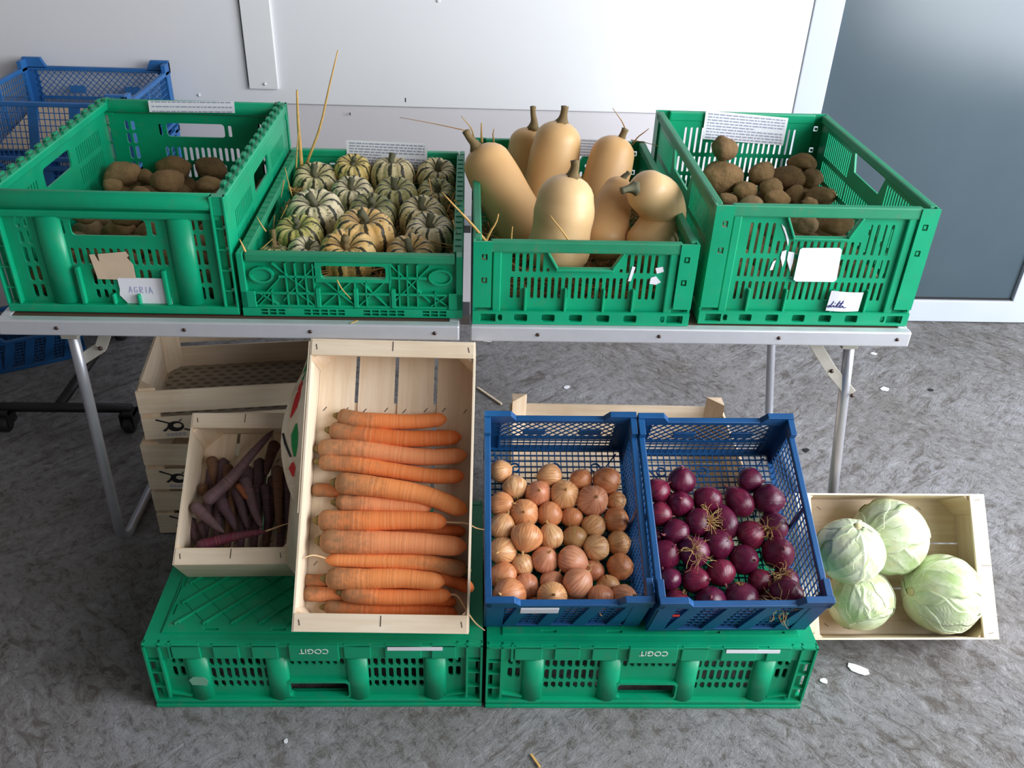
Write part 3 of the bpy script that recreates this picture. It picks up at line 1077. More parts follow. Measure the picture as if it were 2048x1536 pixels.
    stp = 0.05
    for s in (1, -1):
        t_ = -1.0
        while t_ < 1.6:
            # line  x*0.55*s + t_ = y
            pts = []
            for xx in (x0, x1):
                yy = (xx * s + t_)
                if y0 <= yy <= y1:
                    pts.append((xx, yy))
            for yy in (y0, y1):
                xx = (yy - t_) * s
                if x0 < xx < x1:
                    pts.append((xx, yy))
            if len(pts) >= 2 and math.hypot(pts[0][0] - pts[1][0], pts[0][1] - pts[1][1]) > 0.01:
                fbar(m, f, pts[0], pts[1], 0.0034 if s > 0 else 0.0016, 0.0032 if s > 0 else 0.001, -0.0014)
            t_ += stp
    m.build('diamond_ribs', GREEN, to)
    return root


M_F = yawM(-0.5701, 1.0979, 0.0, -0.0043)
M_G = yawM(0.0366, 1.0918, 0.0, -0.010)
H_F = 0.1685
crateF = crate_f(M_F, H_F, 'upturned green crate on the floor under the carrot boxes')
crateG = copy_tree(crateF)
crateG.matrix_world = M_G
crateG['label'] = 'upturned green crate on the floor under the two blue onion crates'
for cr, x0 in ((crateF, 0.430), (crateG, 0.432)):
    band = [c for c in cr.children if c.name.startswith('upper_band')][0]
    MB().box(x0, x0 + 0.098, -0.0012, 0.0005, 0.153, 0.161).build('sticker', PAPER, band)
MB().panel([[(0.070, 0.075), (0.078, 0.083), (0.098, 0.082), (0.104, 0.072), (0.1, 0.060), (0.074, 0.062)]], 0.0006, FRONT(-0.0012)).build('tape_scrap', m_plain('clouded_tape', lin(120, 176, 150), 0.6), [c for c in crateF.children if c.name.startswith('front_panel')][0])


# ================================================================== blue net crates
def blue_crate(M, W, L, D, label, mat, group=None, raise_=0.016):
    root = empty('net_crate', M, label, 'crate', group)
    t = 0.004
    ci = 0.007
    zb, zr = 0.010, D - 0.012
    # net base with ring bosses
    m = MB()
    net(m, FLAT(0.010), 0.012, W - 0.012, 0.012, L - 0.012, 22, 28, 0.0020, 0.003)
    ba = m.build('base_net', mat, root)
    ba['kind'] = 'stuff'
    for ix in range(3):
        for iy in range(4):
            cx, cy = W * (0.22 + 0.28 * ix), L * (0.14 + 0.24 * iy)
            m = MB()
            m.panel([oval(cx, cy, 0.0105, 0.0105, 12), oval(cx, cy, 0.008, 0.008, 12)], 0.004, FLAT(0.0115))
            m.build('ring_boss', mat, ba)
    for a, q in (((0.02, 0.02), (W - 0.02, L - 0.02)), ((W - 0.02, 0.02), (0.02, L - 0.02))):
        m = MB()
        fbar(m, FLAT(0.0108), a, q, 0.0025, 0, -0.003)
        m.build('cross_rib', mat, ba)
    # walls
    for nm, fr, ln in (('front_wall', FRONT(ci), W), ('back_wall', BACK(L - ci), W), ('left_wall', LEFT(ci), L), ('right_wall', RIGHT(W - ci), L)):
        m = MB()
        u0, u1 = 0.03, ln - 0.03
        k = max(6, int((u1 - u0) / 0.0125))
        h_ = zr - zb
        if nm == 'back_wall':
            zm = zb + h_ * 0.42
            net(m, fr, u0, u1, zb, zm, k, 4, 0.0018, 0.002)
            n2 = int((u1 - u0) / 0.017)
            for i in range(-4, n2 + 1):
                for s in (0, 1):
                    a, q = [u0 + i * 0.017, zm], [u0 + i * 0.017 + (zr - zm) * 1.0, zr]
                    if a[0] < u0:
                        a = [u0, zm + (u0 - a[0])]
                    if q[0] > u1:
                        q = [u1, zr - (q[0] - u1)]
                    if q[0] - a[0] < 0.004 or q[0] > u1 + 1e-6:
                        continue
                    if s:
                        a[0], q[0] = u0 + u1 - a[0], u0 + u1 - q[0]
                    fbar(m, fr, a, q, 0.0018, -0.0002 * s, -0.002)
        else:
            for i in range(k + 1):
                u = u0 + (u1 - u0) * i / k
                fbar(m, fr, (u, zb), (min(u1, u + 0.012), zr), 0.0018, 0, -0.002)
            for j in range(1, 8):
                z = zb + h_ * j / 8
                fbox(m, fr, u0, u1, z - 0.0009, z + 0.0009, 0.0002, -0.0022)
        pa = m.build(nm, mat, root)
        pa['kind'] = 'stuff'
        if nm == 'back_wall':
            m = MB()
            fbox(m, fr, 0.03, ln - 0.03, zm - 0.004, zm + 0.004, 0.001, -0.003)
            m.build('band', mat, pa)
            for cx in (0.34, 0.72):
                m = MB()
                fbox(m, fr, ln * cx - 0.022, ln * cx + 0.022, zm + 0.014, zm + 0.034, 0.001, -0.003)
                m.build('blank_plate', mat, pa, bevel=0.001)
        if nm == 'front_wall':
            for k2 in range(4):
                u = 0.035 + k2 * (ln - 0.10) / 3
                m = MB()
                fr2 = FRONT(0.002)
                m.panel([[(u, zb), (u + 0.024, zb), (u + 0.046, zr), (u + 0.022, zr)]], 0.006, fr2)
                m.build('brace', mat, pa, bevel=0.001)
        elif nm != 'back_wall':
            m = MB()
            fbox(m, fr, ln / 2 - 0.004, ln / 2 + 0.004, zb, zr, 0.001, -0.003)
            m.build('brace', mat, pa)
    # rim
    for x0, x1, y0, y1 in ((0.0, W, 0.0, 0.012), (0.0, W, L - 0.012, L), (0.0, 0.012, 0.012, L - 0.012), (W - 0.012, W, 0.012, L - 0.012)):
        MB().box(x0, x1, y0, y1, D - 0.012, D - 0.001).build('rim', mat, root, bevel=0.002)
    for x0, x1, y0, y1 in ((0.002, W - 0.002, 0.002, 0.012), (0.002, W - 0.002, L - 0.012, L - 0.002), (0.002, 0.012, 0.012, L - 0.012), (W - 0.012, W - 0.002, 0.012, L - 0.012)):
        MB().box(x0, x1, y0, y1, 0.0, 0.010).build('bottom_rail', mat, root, bevel=0.001)
    for sx in (0, 1):
        for sy in (0, 1):
            X = (lambda u: u) if sx == 0 else (lambda u: W - u)
            Y = (lambda v: v) if sy == 0 else (lambda v: L - v)
            m = MB()

            def pb(a, b_, c, d_, z0, z1):
                m.box(min(X(a), X(b_)), max(X(a), X(b_)), min(Y(c), Y(d_)), max(Y(c), Y(d_)), z0, z1)
            pb(0.001, 0.006, 0.004, 0.034, 0.006, D)
            pb(0.004, 0.034, 0.001, 0.006, 0.006, D)
            pb(0.0, 0.012, 0.0, 0.045, D - 0.014, D + raise_ - 0.004)
            # sloping shoulder along x
            xs = [X(0.0), X(0.050), X(0.064)]
            y0, y1 = Y(0.0), Y(0.012)
            vs = [(xs[0], y0, D - 0.006), (xs[2], y0, D - 0.006), (xs[1], y0, D + raise_), (xs[0], y0, D + raise_)]
            vs += [(a, y1, c) for a, _, c in vs]
            m.add(vs, [(0, 1, 2, 3), (7, 6, 5, 4), (0, 4, 5, 1), (1, 5, 6, 2), (2, 6, 7, 3), (3, 7, 4, 0)])
            m.build('corner_post', mat, root, bevel=0.001)
    return root


W_Y, L_Y, D_Y = 0.288, 0.3672, 0.136
M_Y = pose((0.0303, 1.0713, 0.2891), 0.0031, 0.4743) @ Matrix.Translation((0, 0, -D_Y))
W_RD, L_RD, D_RD = 0.300, 0.372, 0.138
M_RD = pose((0.3225, 1.0582, 0.2996), 0.0084, 0.4345) @ Matrix.Translation((0, 0, -D_RD))
crateY = blue_crate(M_Y, W_Y, L_Y, D_Y, 'dark blue net crate tilted forward, full of yellow onions', BLUE, 'tilted blue onion crates')
crateO = blue_crate(M_RD, W_RD, L_RD, D_RD, 'dark blue net crate tilted forward, holding the red onions', BLUE, 'tilted blue onion crates')
fw = [c for c in crateY.children if c.name.startswith('front_wall')][0]
MB().box(0.062, 0.128, -0.0008, 0.0022, 0.094, 0.118).build('sticker', PAPER, fw, bevel=0.0005)

# wheeled black stand carrying faded blue crates by the wall
SM = Matrix.Translation((-1.08, 1.99, 0))
stand = empty('wheeled_stand', SM, 'black wheeled stand on the floor behind the left table leg', 'stand')
MB().tube([(-0.30, 0, 0.062), (0.19, 0, 0.062)], 0.013, 10).build('base_bar', DARKMETAL, stand, True)
MB().tube([(0.0, 0.012, 0.062), (0.0, 0.5, 0.062)], 0.013, 10).build('base_bar', DARKMETAL, stand, True)
MB().tube([(0.0, 0.47, 0.062), (0.0, 0.47, 0.455)], 0.014, 10).build('post', DARKMETAL, stand, True)
MB().box(-0.24, 0.26, 0.25, 0.62, 0.455, 0.47).build('shelf', DARKMETAL, stand)
for x, y in ((-0.135, 0), (0.185, 0), (0.0, 0.49)):
    wl = MB().lathe([(0.004, -0.013), (0.020, -0.013), (0.024, -0.009), (0.024, 0.009), (0.020, 0.013), (0.004, 0.013)], 16).build('wheel', BLACK, stand, True)
    wl.location = (x, y - 0.02, 0.0245)
    wl.rotation_euler = (0, math.pi / 2, 0)
    f = MB().box(-0.018, -0.015, -0.02, 0.024, -0.004, 0.036).box(0.015, 0.018, -0.02, 0.024, -0.004, 0.036).box(-0.018, 0.018, -0.014, 0.024, 0.028, 0.036).build('caster_fork', BLACK, stand)
    f.location = (x, y - 0.015, 0.0245)
blue_crate(pose((-1.250, 2.255, 0.472)), 0.40, 0.375, 0.150, 'faded blue net crate underneath another blue crate by the white wall', BLUE_OLD, 'faded blue crates by the wall', 0.010)
blue_crate(pose((-1.250, 2.255, 0.634)), 0.40, 0.375, 0.150, 'empty faded blue net crate on top of the stack by the white wall', BLUE_OLD, 'faded blue crates by the wall', 0.022)
bc = MB().box(0.02, 0.30, 0.02, 0.30, 0.0, 0.003).build('cardboard_sheet', CARD)
bc.matrix_world = pose((-1.235, 2.275, 0.648), 0.02, 0.12)
tag(bc, 'brown card lying inside the top faded blue crate by the wall', 'cardboard')
blue_crate(pose((-1.375, 2.235, 0.001), 0.5), 0.26, 0.24, 0.10, 'dark blue net crate on the shaded floor under the left table end', BLUE, 'faded blue crates by the wall', 0.010)


# ================================================================== wooden crates
def prism(m, poly, z0, z1):
    m.panel([poly], z1 - z0, FLAT(z1))


STAPLE_ME = MB().box(-0.005, 0.005, -0.0006, 0.0006, 0, 0.0006).mesh('staple', STAPLE)


def staple(par, x, y, z, ang=0.0):
    o = link('staple', STAPLE_ME, par)
    o.location = (x, y, z)
    o.rotation_euler = (0, 0, ang)


def wood_crate(M, W, L, D, label, group, boards=1, raise_=0.0, planks=4, slat=True, tri=0.034, staples=True, gap=0.007):
    root = empty('wooden_crate', M, label, 'crate', group)
    pw = (W - 0.008 - gap * (planks - 1)) / planks
    for k in range(planks):
        x0 = 0.004 + k * (pw + gap)
        dz = random.uniform(0, 0.0008)
        p = MB().box(x0, x0 + pw, 0.006, L - 0.006, 0.0 + dz, 0.0035 + dz).build('plank', WOODY, root)
        if staples:
            for q in (0.2, 0.8):
                staple(p, x0 + pw * q, L * 0.78 + random.uniform(-.003, .003), 0.0036 + dz, 0.9)
                staple(p, x0 + pw * q, L * 0.22 + random.uniform(-.003, .003), 0.0036 + dz, 0.9)
    # thin strips across under the planks
    for q in (0.22, 0.78):
        MB().box(0.006, W - 0.006, L * q - 0.014, L * q + 0.014, -0.004, -0.0002).build('cross_batten', WOODX, root)
    bs = [(0.002, D)] if boards == 1 else [(0.002, D * 0.46), (D * 0.56, D)]
    for x0, x1 in ((0.0, 0.0035), (W - 0.0035, W)):
        for z0, z1 in bs:
            MB().box(x0, x1, 0.0, L, z0, z1).build('side_board', WOODY, root)
    ez = D - (0.0 if not slat else 0.005)
    for y0, y1 in ((0.0, 0.005), (L - 0.005, L)):
        MB().box(0.004, W - 0.004, y0, y1, 0.0, ez).build('end_board', WOODX, root)
    for sx in (0, 1):
        for sy in (0, 1):
            X = (lambda u: u) if sx == 0 else (lambda u: W - u)
            Y = (lambda v: v) if sy == 0 else (lambda v: L - v)
            m = MB()
            prism(m, [(X(0.004), Y(0.0055)), (X(0.004 + tri), Y(0.0055)), (X(0.004), Y(0.0055 + tri))], 0.004, ez - 0.0005 + raise_)
            m.build('corner_block', POST, root)
    if slat:
        for y0, y1 in ((0.0, 0.031), (L - 0.031, L)):
            s_ = MB().box(0.002, W - 0.002, y0, y1, D - 0.005, D + 0.001).build('end_slat', WOODX, root, bevel=0.001)
            if staples:
                yc = (y0 + y1) / 2
                staple(s_, W / 2, yc, D + 0.001, math.pi / 2)
                staple(s_, W / 2, yc + 0.008, D + 0.001, math.pi / 2)
                for x in (0.012, W - 0.012):
                    staple(s_, x, yc, D + 0.001, math.pi / 2 + 0.2)
    return root


def turned(M, W):
    """ends to the left and right: right-hand side board faces the viewer"""
    return M @ Matrix.Translation((0, W, 0)) @ Matrix.Rotation(-math.pi / 2, 4, 'Z')


W_C, L_C, D_C = 0.30, 0.5157, 0.092
M_C = pose((-0.2963, 1.0662, 0.2335), -0.0206, 0.7871) @ Matrix.Translation((0, 0, -D_C))
crateC = wood_crate(M_C, W_C, L_C, D_C, 'pale wooden crate of orange carrots leaning steeply against the table edge', 'pale wooden crates')
# bulged, printed veneer on the left outside
m = MB()
n = 12
vs, fs = [], []
for i in range(n + 1):
    v = 0.20 + (L_C - 0.205) * i / n
    q = i / n
    off = 0.046 * math.sin(min(1, q * 1.10) * math.pi) ** 0.8 if q < 0.9 else 0.0035
    vs += [(-0.001, v, D_C - 0.002), (-0.001 - off, v, D_C - 0.030 - 0.004 * math.sin(q * math.pi)), (-0.003 - off, v, D_C - 0.030 - 0.004 * math.sin(q * math.pi)), (-0.0035, v, D_C - 0.001)]
for i in range(n):
    for j in range(4):
        a, b_ = i * 4 + j, i * 4 + (j + 1) % 4
        fs.append((a, b_, b_ + 4, a + 4))
fs += [(3, 2, 1, 0), tuple(n * 4 + k for k in range(4))]
m.add(vs, fs)
flap = m.build('printed_side_veneer', WOODY, crateC)


def on_flap(v, s):
    """point on the outside of the bulged veneer: v along, s 0 at the rim to 1 at its lower edge"""
    q = (v - 0.20) / (L_C - 0.205)
    off = 0.046 * math.sin(min(1, q * 1.10) * math.pi) ** 0.8 if q < 0.9 else 0.0035
    a = Vector((-0.0035, v, D_C - 0.001))
    c = Vector((-0.003 - off, v, D_C - 0.030 - 0.004 * math.sin(q * math.pi)))
    return a.lerp(c, s) + Vector((-0.0008, 0, 0.0008))


def ribbon(pts, wds):
    """flat printed stroke on the veneer: pts of (v,s), half widths along v"""
    m = MB()
    vs = []
    for (v, s), wd in zip(pts, wds):
        vs += [on_flap(v, max(0, s - wd)), on_flap(v, min(1, s + wd))]
    return m.add(vs, [(2 * i, 2 * i + 1, 2 * i + 3, 2 * i + 2) for i in range(len(pts) - 1)])


ribbon([(0.485, .1), (0.47, .25), (0.455, .3), (0.44, .35)], [.1, .22, .25, .1]).build('green_print', GREENINK, flap, fix=False)
ribbon([(0.44, .35), (0.43, .42), (0.41, .45), (0.39, .5), (0.372, .62)], [.05, .14, .16, .14, .03]).build('red_print', REDINK, flap, fix=False)
ribbon([(0.36, .3), (0.34, .34), (0.32, .32), (0.30, .3)], [.03, .16, .14, .05]).build('green_print', GREENINK, flap, fix=False)
ribbon([(0.345, .9), (0.325, .75), (0.30, .5)], [.05, .06, .05]).build('black_print', BLACKINK, flap, fix=False)
ribbon([(0.29, .4), (0.28, .45), (0.265, .42)], [.05, .2, .05]).build('red_print', REDINK, flap, fix=False)

W_U, L_U, D_U = 0.203, 0.2955, 0.101
M_U = pose((-0.5294, 1.2016, 0.2569), 0.0161, 0.5833) @ Matrix.Translation((0, 0, -D_U))
crateU = wood_crate(M_U, W_U, L_U, D_U, 'small pale wooden crate of purple carrots tilted beside the carrot crate', 'pale wooden crates', planks=3)

# cabbage crate: ends left and right
W_K, L_K, D_K = 0.39, 0.285, 0.112
M_K = pose((0.658, 1.181, 0.0805), -0.0002, 0.7989) @ Matrix.Translation((0, 0, -D_K))
crateK = wood_crate(turned(M_K, L_K), L_K, W_K, D_K, 'pale wooden crate of cabbages propped up on the floor at the right', 'pale wooden crates', planks=3, gap=0.003)

# crate behind the onion crates, standing on the upturned crates
M_B = pose((0.088, 1.345, 0.1725), -0.015)
crateB = wood_crate(turned(M_B, 0.375), 0.375, 0.495, 0.098, 'mostly hidden wooden crate propping up the blue onion crates from behind', 'pale wooden crates', slat=False, raise_=0.028, staples=False)

# stack of three behind on the left
stack = []
for k, (x, y, a, lab) in enumerate(((-0.700, 1.566, 0.03, 'wooden crate at the bottom of the shaded stack beside the left table leg'),
                                    (-0.698, 1.560, 0.02, 'wooden crate in the middle of the shaded stack beside the left table leg'),
                                    (-0.684, 1.562, 0.13, 'empty wooden crate on top of the shaded stack beside the left table leg'))):
    M_ = pose((x, y, 0.0045 + 0.1325 * k), a)
    cr = wood_crate(turned(M_, 0.30), 0.30, 0.40, 0.122, lab, 'stacked wooden crates behind the purple carrots', boards=2, slat=False, raise_=0.006 if k == 2 else 0.004, staples=False)
    stack.append((cr, M_))
    # print on the lower front board: a skewered olive, small lettering and a red oval
    fb_ = [c for c in cr.children if c.name.startswith('side_board')]
    brd = fb_[2]
    FRK = RIGHT(0.3006)
    m = MB()
    m.panel([[(0.030, 0.053), (0.060, 0.040), (0.061, 0.036), (0.027, 0.050)]], 0.0004, FRK)
    m.panel([[(0.083, 0.026), (0.140, 0.003), (0.139, 0.001), (0.081, 0.023)]], 0.0004, FRK)
    m.panel([oval(0.066, 0.032, 0.017, 0.013, 14), oval(0.070, 0.034, 0.009, 0.006, 10)], 0.0004, FRK)
    m.panel([[(0.052, 0.028), (0.044, 0.020), (0.038, 0.022), (0.050, 0.032)]], 0.0004, FRK)
    m.panel([[(0.072, 0.043), (0.082, 0.052), (0.078, 0.045)]], 0.0004, FRK)
    m.build('skewer_print', BLACKINK, brd)
    m = MB()
    for z in (0.008, 0.0125):
        for q in range(5):
            m.panel([rr(0.045 + q * 0.008, 0.0515 + q * 0.008, z, z + 0.0022)], 0.0004, FRK)
    m.build('lettering', INK, brd)
    MB().panel([oval(0.155, 0.034, 0.016, 0.007)], 0.0004, FRK).build('red_oval_print', REDINK, brd)
# patterned grey sheet lying in the top crate


def m_sheet():
    t = NT('dotted_grey_card')
    v = t.coord((34, 60, 60))
    sx = t.n('ShaderNodeSeparateXYZ')
    t.l(v, sx.inputs[0])
    row = t.math('FLOOR', sx.outputs[1])
    u = t.math('SUBTRACT', t.math('FRACT', t.math('ADD', sx.outputs[0], t.math('MULTIPLY', row, 0.5))), 0.5)
    q = t.math('SUBTRACT', t.math('FRACT', sx.outputs[1]), 0.5)
    r2 = t.math('ADD', t.math('MULTIPLY', u, u), t.math('MULTIPLY', q, q))
    c = t.mix(t.ramp(r2, [(0.07, (1, 1, 1)), (0.12, (0, 0, 0))]), lin(168, 158, 142), lin(128, 119, 108))
    return t.out(c, 0.85, spec=0.2)


sh = MB().box(0.010, 0.390, 0.010, 0.29, 0.0, 0.0015).build('cardboard_sheet', m_sheet())
sh.matrix_world = stack[2][1] @ Matrix.Translation((0, 0, 0.0052))
tag(sh, 'grey dotted card sheet lining the empty top crate of the shaded stack', 'cardboard')


# ================================================================== produce helpers
ORD = ['first', 'second', 'third', 'fourth', 'fifth', 'sixth', 'seventh', 'eighth', 'ninth', 'tenth']


def relax(items, lo, hi, it=160, keep=0.03):
    """items: dicts with p (Vector), r; pushes spheres apart inside the box lo..hi (walls); keeps them near their seen place"""
    for q in items:
        q['p0'] = q['p'].copy()
    for k in range(it):
        for i, a in enumerate(items):
            for b_ in items[i + 1:]:
                d = b_['p'] - a['p']
                L = d.length
                mn = (a['r'] + b_['r']) * a.get('sq', 0.95)
                if L < mn and L > 1e-6:
                    s = d * ((mn - L) / L)
                    s.z *= 0.6
                    wa, wb = a.get('m', 1.0), b_.get('m', 1.0)
                    a['p'] -= s * (wb / (wa + wb))
                    b_['p'] += s * (wa / (wa + wb))
        for a in items:
            a['p'] += (a['p0'] - a['p']) * keep
            for c in range(3):
                a['p'][c] = max(lo[c] + a['r'], a['p'][c])
                if hi[c] is not None:
                    a['p'][c] = min(hi[c] - a['r'], a['p'][c])
    return items


def resample(pts, n):
    """Catmull-Rom through pts, n samples"""
    P = [Vector(p) for p in pts]
    if len(P) == 2:
        return [P[0].lerp(P[1], i / (n - 1)) for i in range(n)]
    P = [P[0] * 2 - P[1]] + P + [P[-1] * 2 - P[-2]]
    m = len(P) - 3
    out = []
    for i in range(n):
        t = i / (n - 1) * m
        k = min(int(t), m - 1)
        f = t - k
        a, b_, c, d = P[k:k + 4]
        out.append(0.5 * ((2 * b_) + (c - a) * f + (2 * a - 5 * b_ + 4 * c - d) * f * f + (3 * b_ - a - 3 * c + d) * f ** 3))
    return out


def rnd_rot(max_tilt=math.pi):
    return (Matrix.Rotation(random.uniform(0, 2 * math.pi), 4, 'Z') @ Matrix.Rotation(random.uniform(0, max_tilt), 4, 'X') @ Matrix.Rotation(random.uniform(0, 2 * math.pi), 4, 'Z'))


# ================================================================== potatoes
def potato_mesh(seed):
    rs = random.Random(seed)
    off = Vector((rs.uniform(0, 50), rs.uniform(0, 50), rs.uniform(0, 50)))
    m = MB()
    bm = bmesh.new()
    bmesh.ops.create_icosphere(bm, subdivisions=4, radius=1.0)
    ax = rs.uniform(1.18, 1.34)
    bend = rs.uniform(-0.16, 0.16)
    for v in bm.verts:
        d = v.co.normalized()
        n_ = noise.noise(d * 1.1 + off) * 0.20 + noise.noise(d * 2.6 + off) * 0.07 + noise.noise(d * 7 + off) * 0.015
        q = d * (1 + n_)
        q.x *= ax
        q.z *= 0.88
        q.z += bend * (q.x ** 2 - 0.6)
        v.co = q
    me = bpy.data.meshes.new('potato')
    bm.to_mesh(me)
    bm.free()
    me.polygons.foreach_set('use_smooth', [True] * len(me.polygons))
    me.materials.append(POTATO)
    return me


POT = [potato_mesh(s) for s in range(7)]
PCOL = [lin(148, 116, 80), lin(138, 107, 74), lin(154, 124, 88), lin(130, 102, 74), lin(144, 120, 92)]


def place_potatoes(M, W, spec, where, base_n, zfill, grp):
    """spec: (px,py,rx,ry,angle,z,label)"""
    items = []
    for px, py, rx, ry, ang, z, lab in spec:
        p = at_local((px, py), M, z)
        r = ry * depth(M @ p) / FPX
        while p.y > 0.562 - r and z < 0.2:
            z += 0.004
            p = at_local((px, py), M, z)
        items.append(dict(p=p, r=r, a=ang, el=max(1.0, rx / ry), lab=lab, m=6.0, sq=0.93))
    d = 0.6
    nx, ny = base_n
    for j in range(ny):
        for i in range(nx):
            x = 0.05 + (W - 0.1) * i / (nx - 1) + random.uniform(-.006, .006)
            y = 0.055 + (d - 0.11) * j / (ny - 1) + random.uniform(-.006, .006)
            items.append(dict(p=Vector((x, y, 0.010 + 0.031)), r=0.030, a=random.uniform(0, 180), el=1.15, lab=None, sq=0.93))
    relax(items, (0.016, 0.03, 0.011), (W - 0.016, d - 0.03, None), 220, 0.02)
    for k, q in enumerate(items):
        o = link('potato', POT[k % 7])
        r = q['r']
        e = q['el'] / 1.26
        o.matrix_world = M @ Matrix.Translation(q['p']) @ Matrix.Rotation(math.radians(q['a']), 4, 'Z') @ Matrix.Rotation(random.uniform(-.25, .25), 4, 'Y') @ Matrix.Diagonal((r * min(1.25, max(0.85, e)), r * 1.0, r * 1.05, 1))
        o.color = random.choice(PCOL)
        if q['lab']:
            tag(o, q['lab'], 'potato', grp)
        else:
            tag(o, 'potato buried in the bottom layer of the %s' % where, 'potato', 'potatoes at the bottom of the %s' % where)


place_potatoes(M_R, 0.4, [
    (1448, 302, 26, 25, 40, 0.125, 'potato standing up highest against the back of the right potato crate'),
    (1443, 352, 44, 33, 0, 0.080, 'largest potato, left corner of the right potato crate below the printed sheet'),
    (1524, 347, 30, 24, 50, 0.075, 'potato in the middle of the back row of the right potato crate'),
    (1588, 358, 36, 27, -30, 0.085, 'big smooth potato at the right of the back row, right crate'),
    (1607, 331, 34, 18, 0, 0.075, 'flat potato hidden behind the big smooth one in the right crate'),
    (1642, 356, 21, 20, 30, 0.075, 'small potato against the right wall of the right crate, back corner'),
    (1672, 371, 27, 24, 20, 0.085, 'rounded potato by the slotted right wall of the right crate'),
    (1651, 394, 38, 21, 0, 0.092, 'long potato lying at the front right of the right crate'),
    (1490, 382, 26, 20, 0, 0.092, 'potato in front of the largest one, left part of right crate'),
    (1543, 376, 26, 23, 60, 0.100, 'knobbly potato in the centre of the right potato crate'),
    (1554, 398, 26, 19, 10, 0.105, 'potato with small knobs at the front centre of right crate'),
    (1590, 390, 22, 20, 80, 0.082, 'potato between the knobbly one and the long one, right crate'),
    (1455, 399, 19, 14, 0, 0.085, 'small potato at the front left corner of the right crate'),
    (1503, 408, 28, 16, 0, 0.100, 'potato just behind the front rim of right crate, left of centre'),
    (1620, 408, 16, 14, 0, 0.105, 'tiny potato just behind the front rim of the right crate'),
    (1612, 449, 27, 24, 90, 0.115, 'greyish potato showing at the left of the right crate hand hold'),
    (1672, 449, 40, 22, 0, 0.110, 'brown potato showing at the right of the right crate hand hold'),
], 'right potato crate', (6, 8), 0.06, 'potatoes in the right crate')
place_potatoes(M_L, W_L, [
    (246, 350, 38, 26, 20, 0.085, 'rounded potato at the back left of the left potato crate'),
    (349, 337, 46, 25, -18, 0.090, 'longest potato lying across the back of the left potato crate'),
    (334, 362, 34, 26, 40, 0.105, 'potato in front of the longest one, centre of the left crate'),
    (422, 341, 32, 23, 0, 0.085, 'round potato at the back right of the left potato crate'),
    (416, 370, 28, 18, 0, 0.090, 'potato by the right wall of the left crate, near front rim'),
    (226, 372, 19, 16, 0, 0.085, 'small potato at the left of the heap, left potato crate'),
    (290, 354, 18, 15, 0, 0.080, 'small potato wedged between the rounded and longest ones, left crate'),
    (281, 386, 20, 14, 0, 0.095, 'potato barely showing over the front rim of the left crate'),
    (173, 428, 32, 20, 0, 0.110, 'potato filling the left half of the left crate hand hold'),
    (250, 434, 32, 18, 10, 0.105, 'potato filling the right half of the left crate hand hold'),
], 'left potato crate', (6, 8), 0.06, 'potatoes in the left crate')


# ================================================================== striped squashes
def squash_mesh(seed):
    rs = random.Random(seed)
    m = MB()
    prof = []
    N = 22
    for i in range(N + 1):
        t = math.pi * i / N
        r = math.sin(t) ** 0.8
        z = -math.cos(t) * rs.uniform(0.86, 0.87)
        if z > 0.45:
            z -= (1 - r) ** 2.0 * 0.55
        if z < -0.5:
            z += (1 - r) ** 2.0 * 0.3
        prof.append((max(r, 0.02), z))
    off = Vector((rs.uniform(0, 9), rs.uniform(0, 9), 3))

    def fn(x, y, z, a, q):
        g = abs(math.cos(5 * a))          # 10 lobes, grooves where cos is 0
        lob = 0.90 + 0.10 * g ** 0.55
        n_ = 1 + 0.05 * noise.noise(Vector((x, y, z)) * 1.3 + off)
        rr_ = math.hypot(x, y)
        return x * lob * n_, y * lob * n_, z * (0.96 + 0.07 * (g ** 0.5) * min(1, rr_ * 1.5)) * n_
    m.lathe(prof, 80, fn)
    me = m.mesh('squash', SQUASH, True)
    return me


SQ = [squash_mesh(s) for s in range(4)]


def stem_mesh(seed, mat, h=0.56, r=0.15):
    rs = random.Random(seed)
    pts = [(0, 0, 0.36), (0.0, 0, 0.48), (0.05 * rs.uniform(-1, 1), 0.05, 0.36 + h * 0.5), (0.14 * rs.uniform(-1, 1), 0.10 * rs.uniform(-1, 1), 0.36 + h)]
    s = resample(pts, 8)
    m = MB()
    k = len(m.v)
    m.tube(s, [r * 2.0, r * 1.35, r * 1.05, r * .95, r * .9, r * .9, r * .95, r * 1.1], 10)
    # five-sided flutes
    for i, v in enumerate(list(m.v)):
        j = i % 10
        c = s[i // 10]
        d = Vector(v) - c
        m.v[i] = tuple(c + d * (1.0 if j % 2 else 0.72))
    return m.mesh('stem', mat, True)


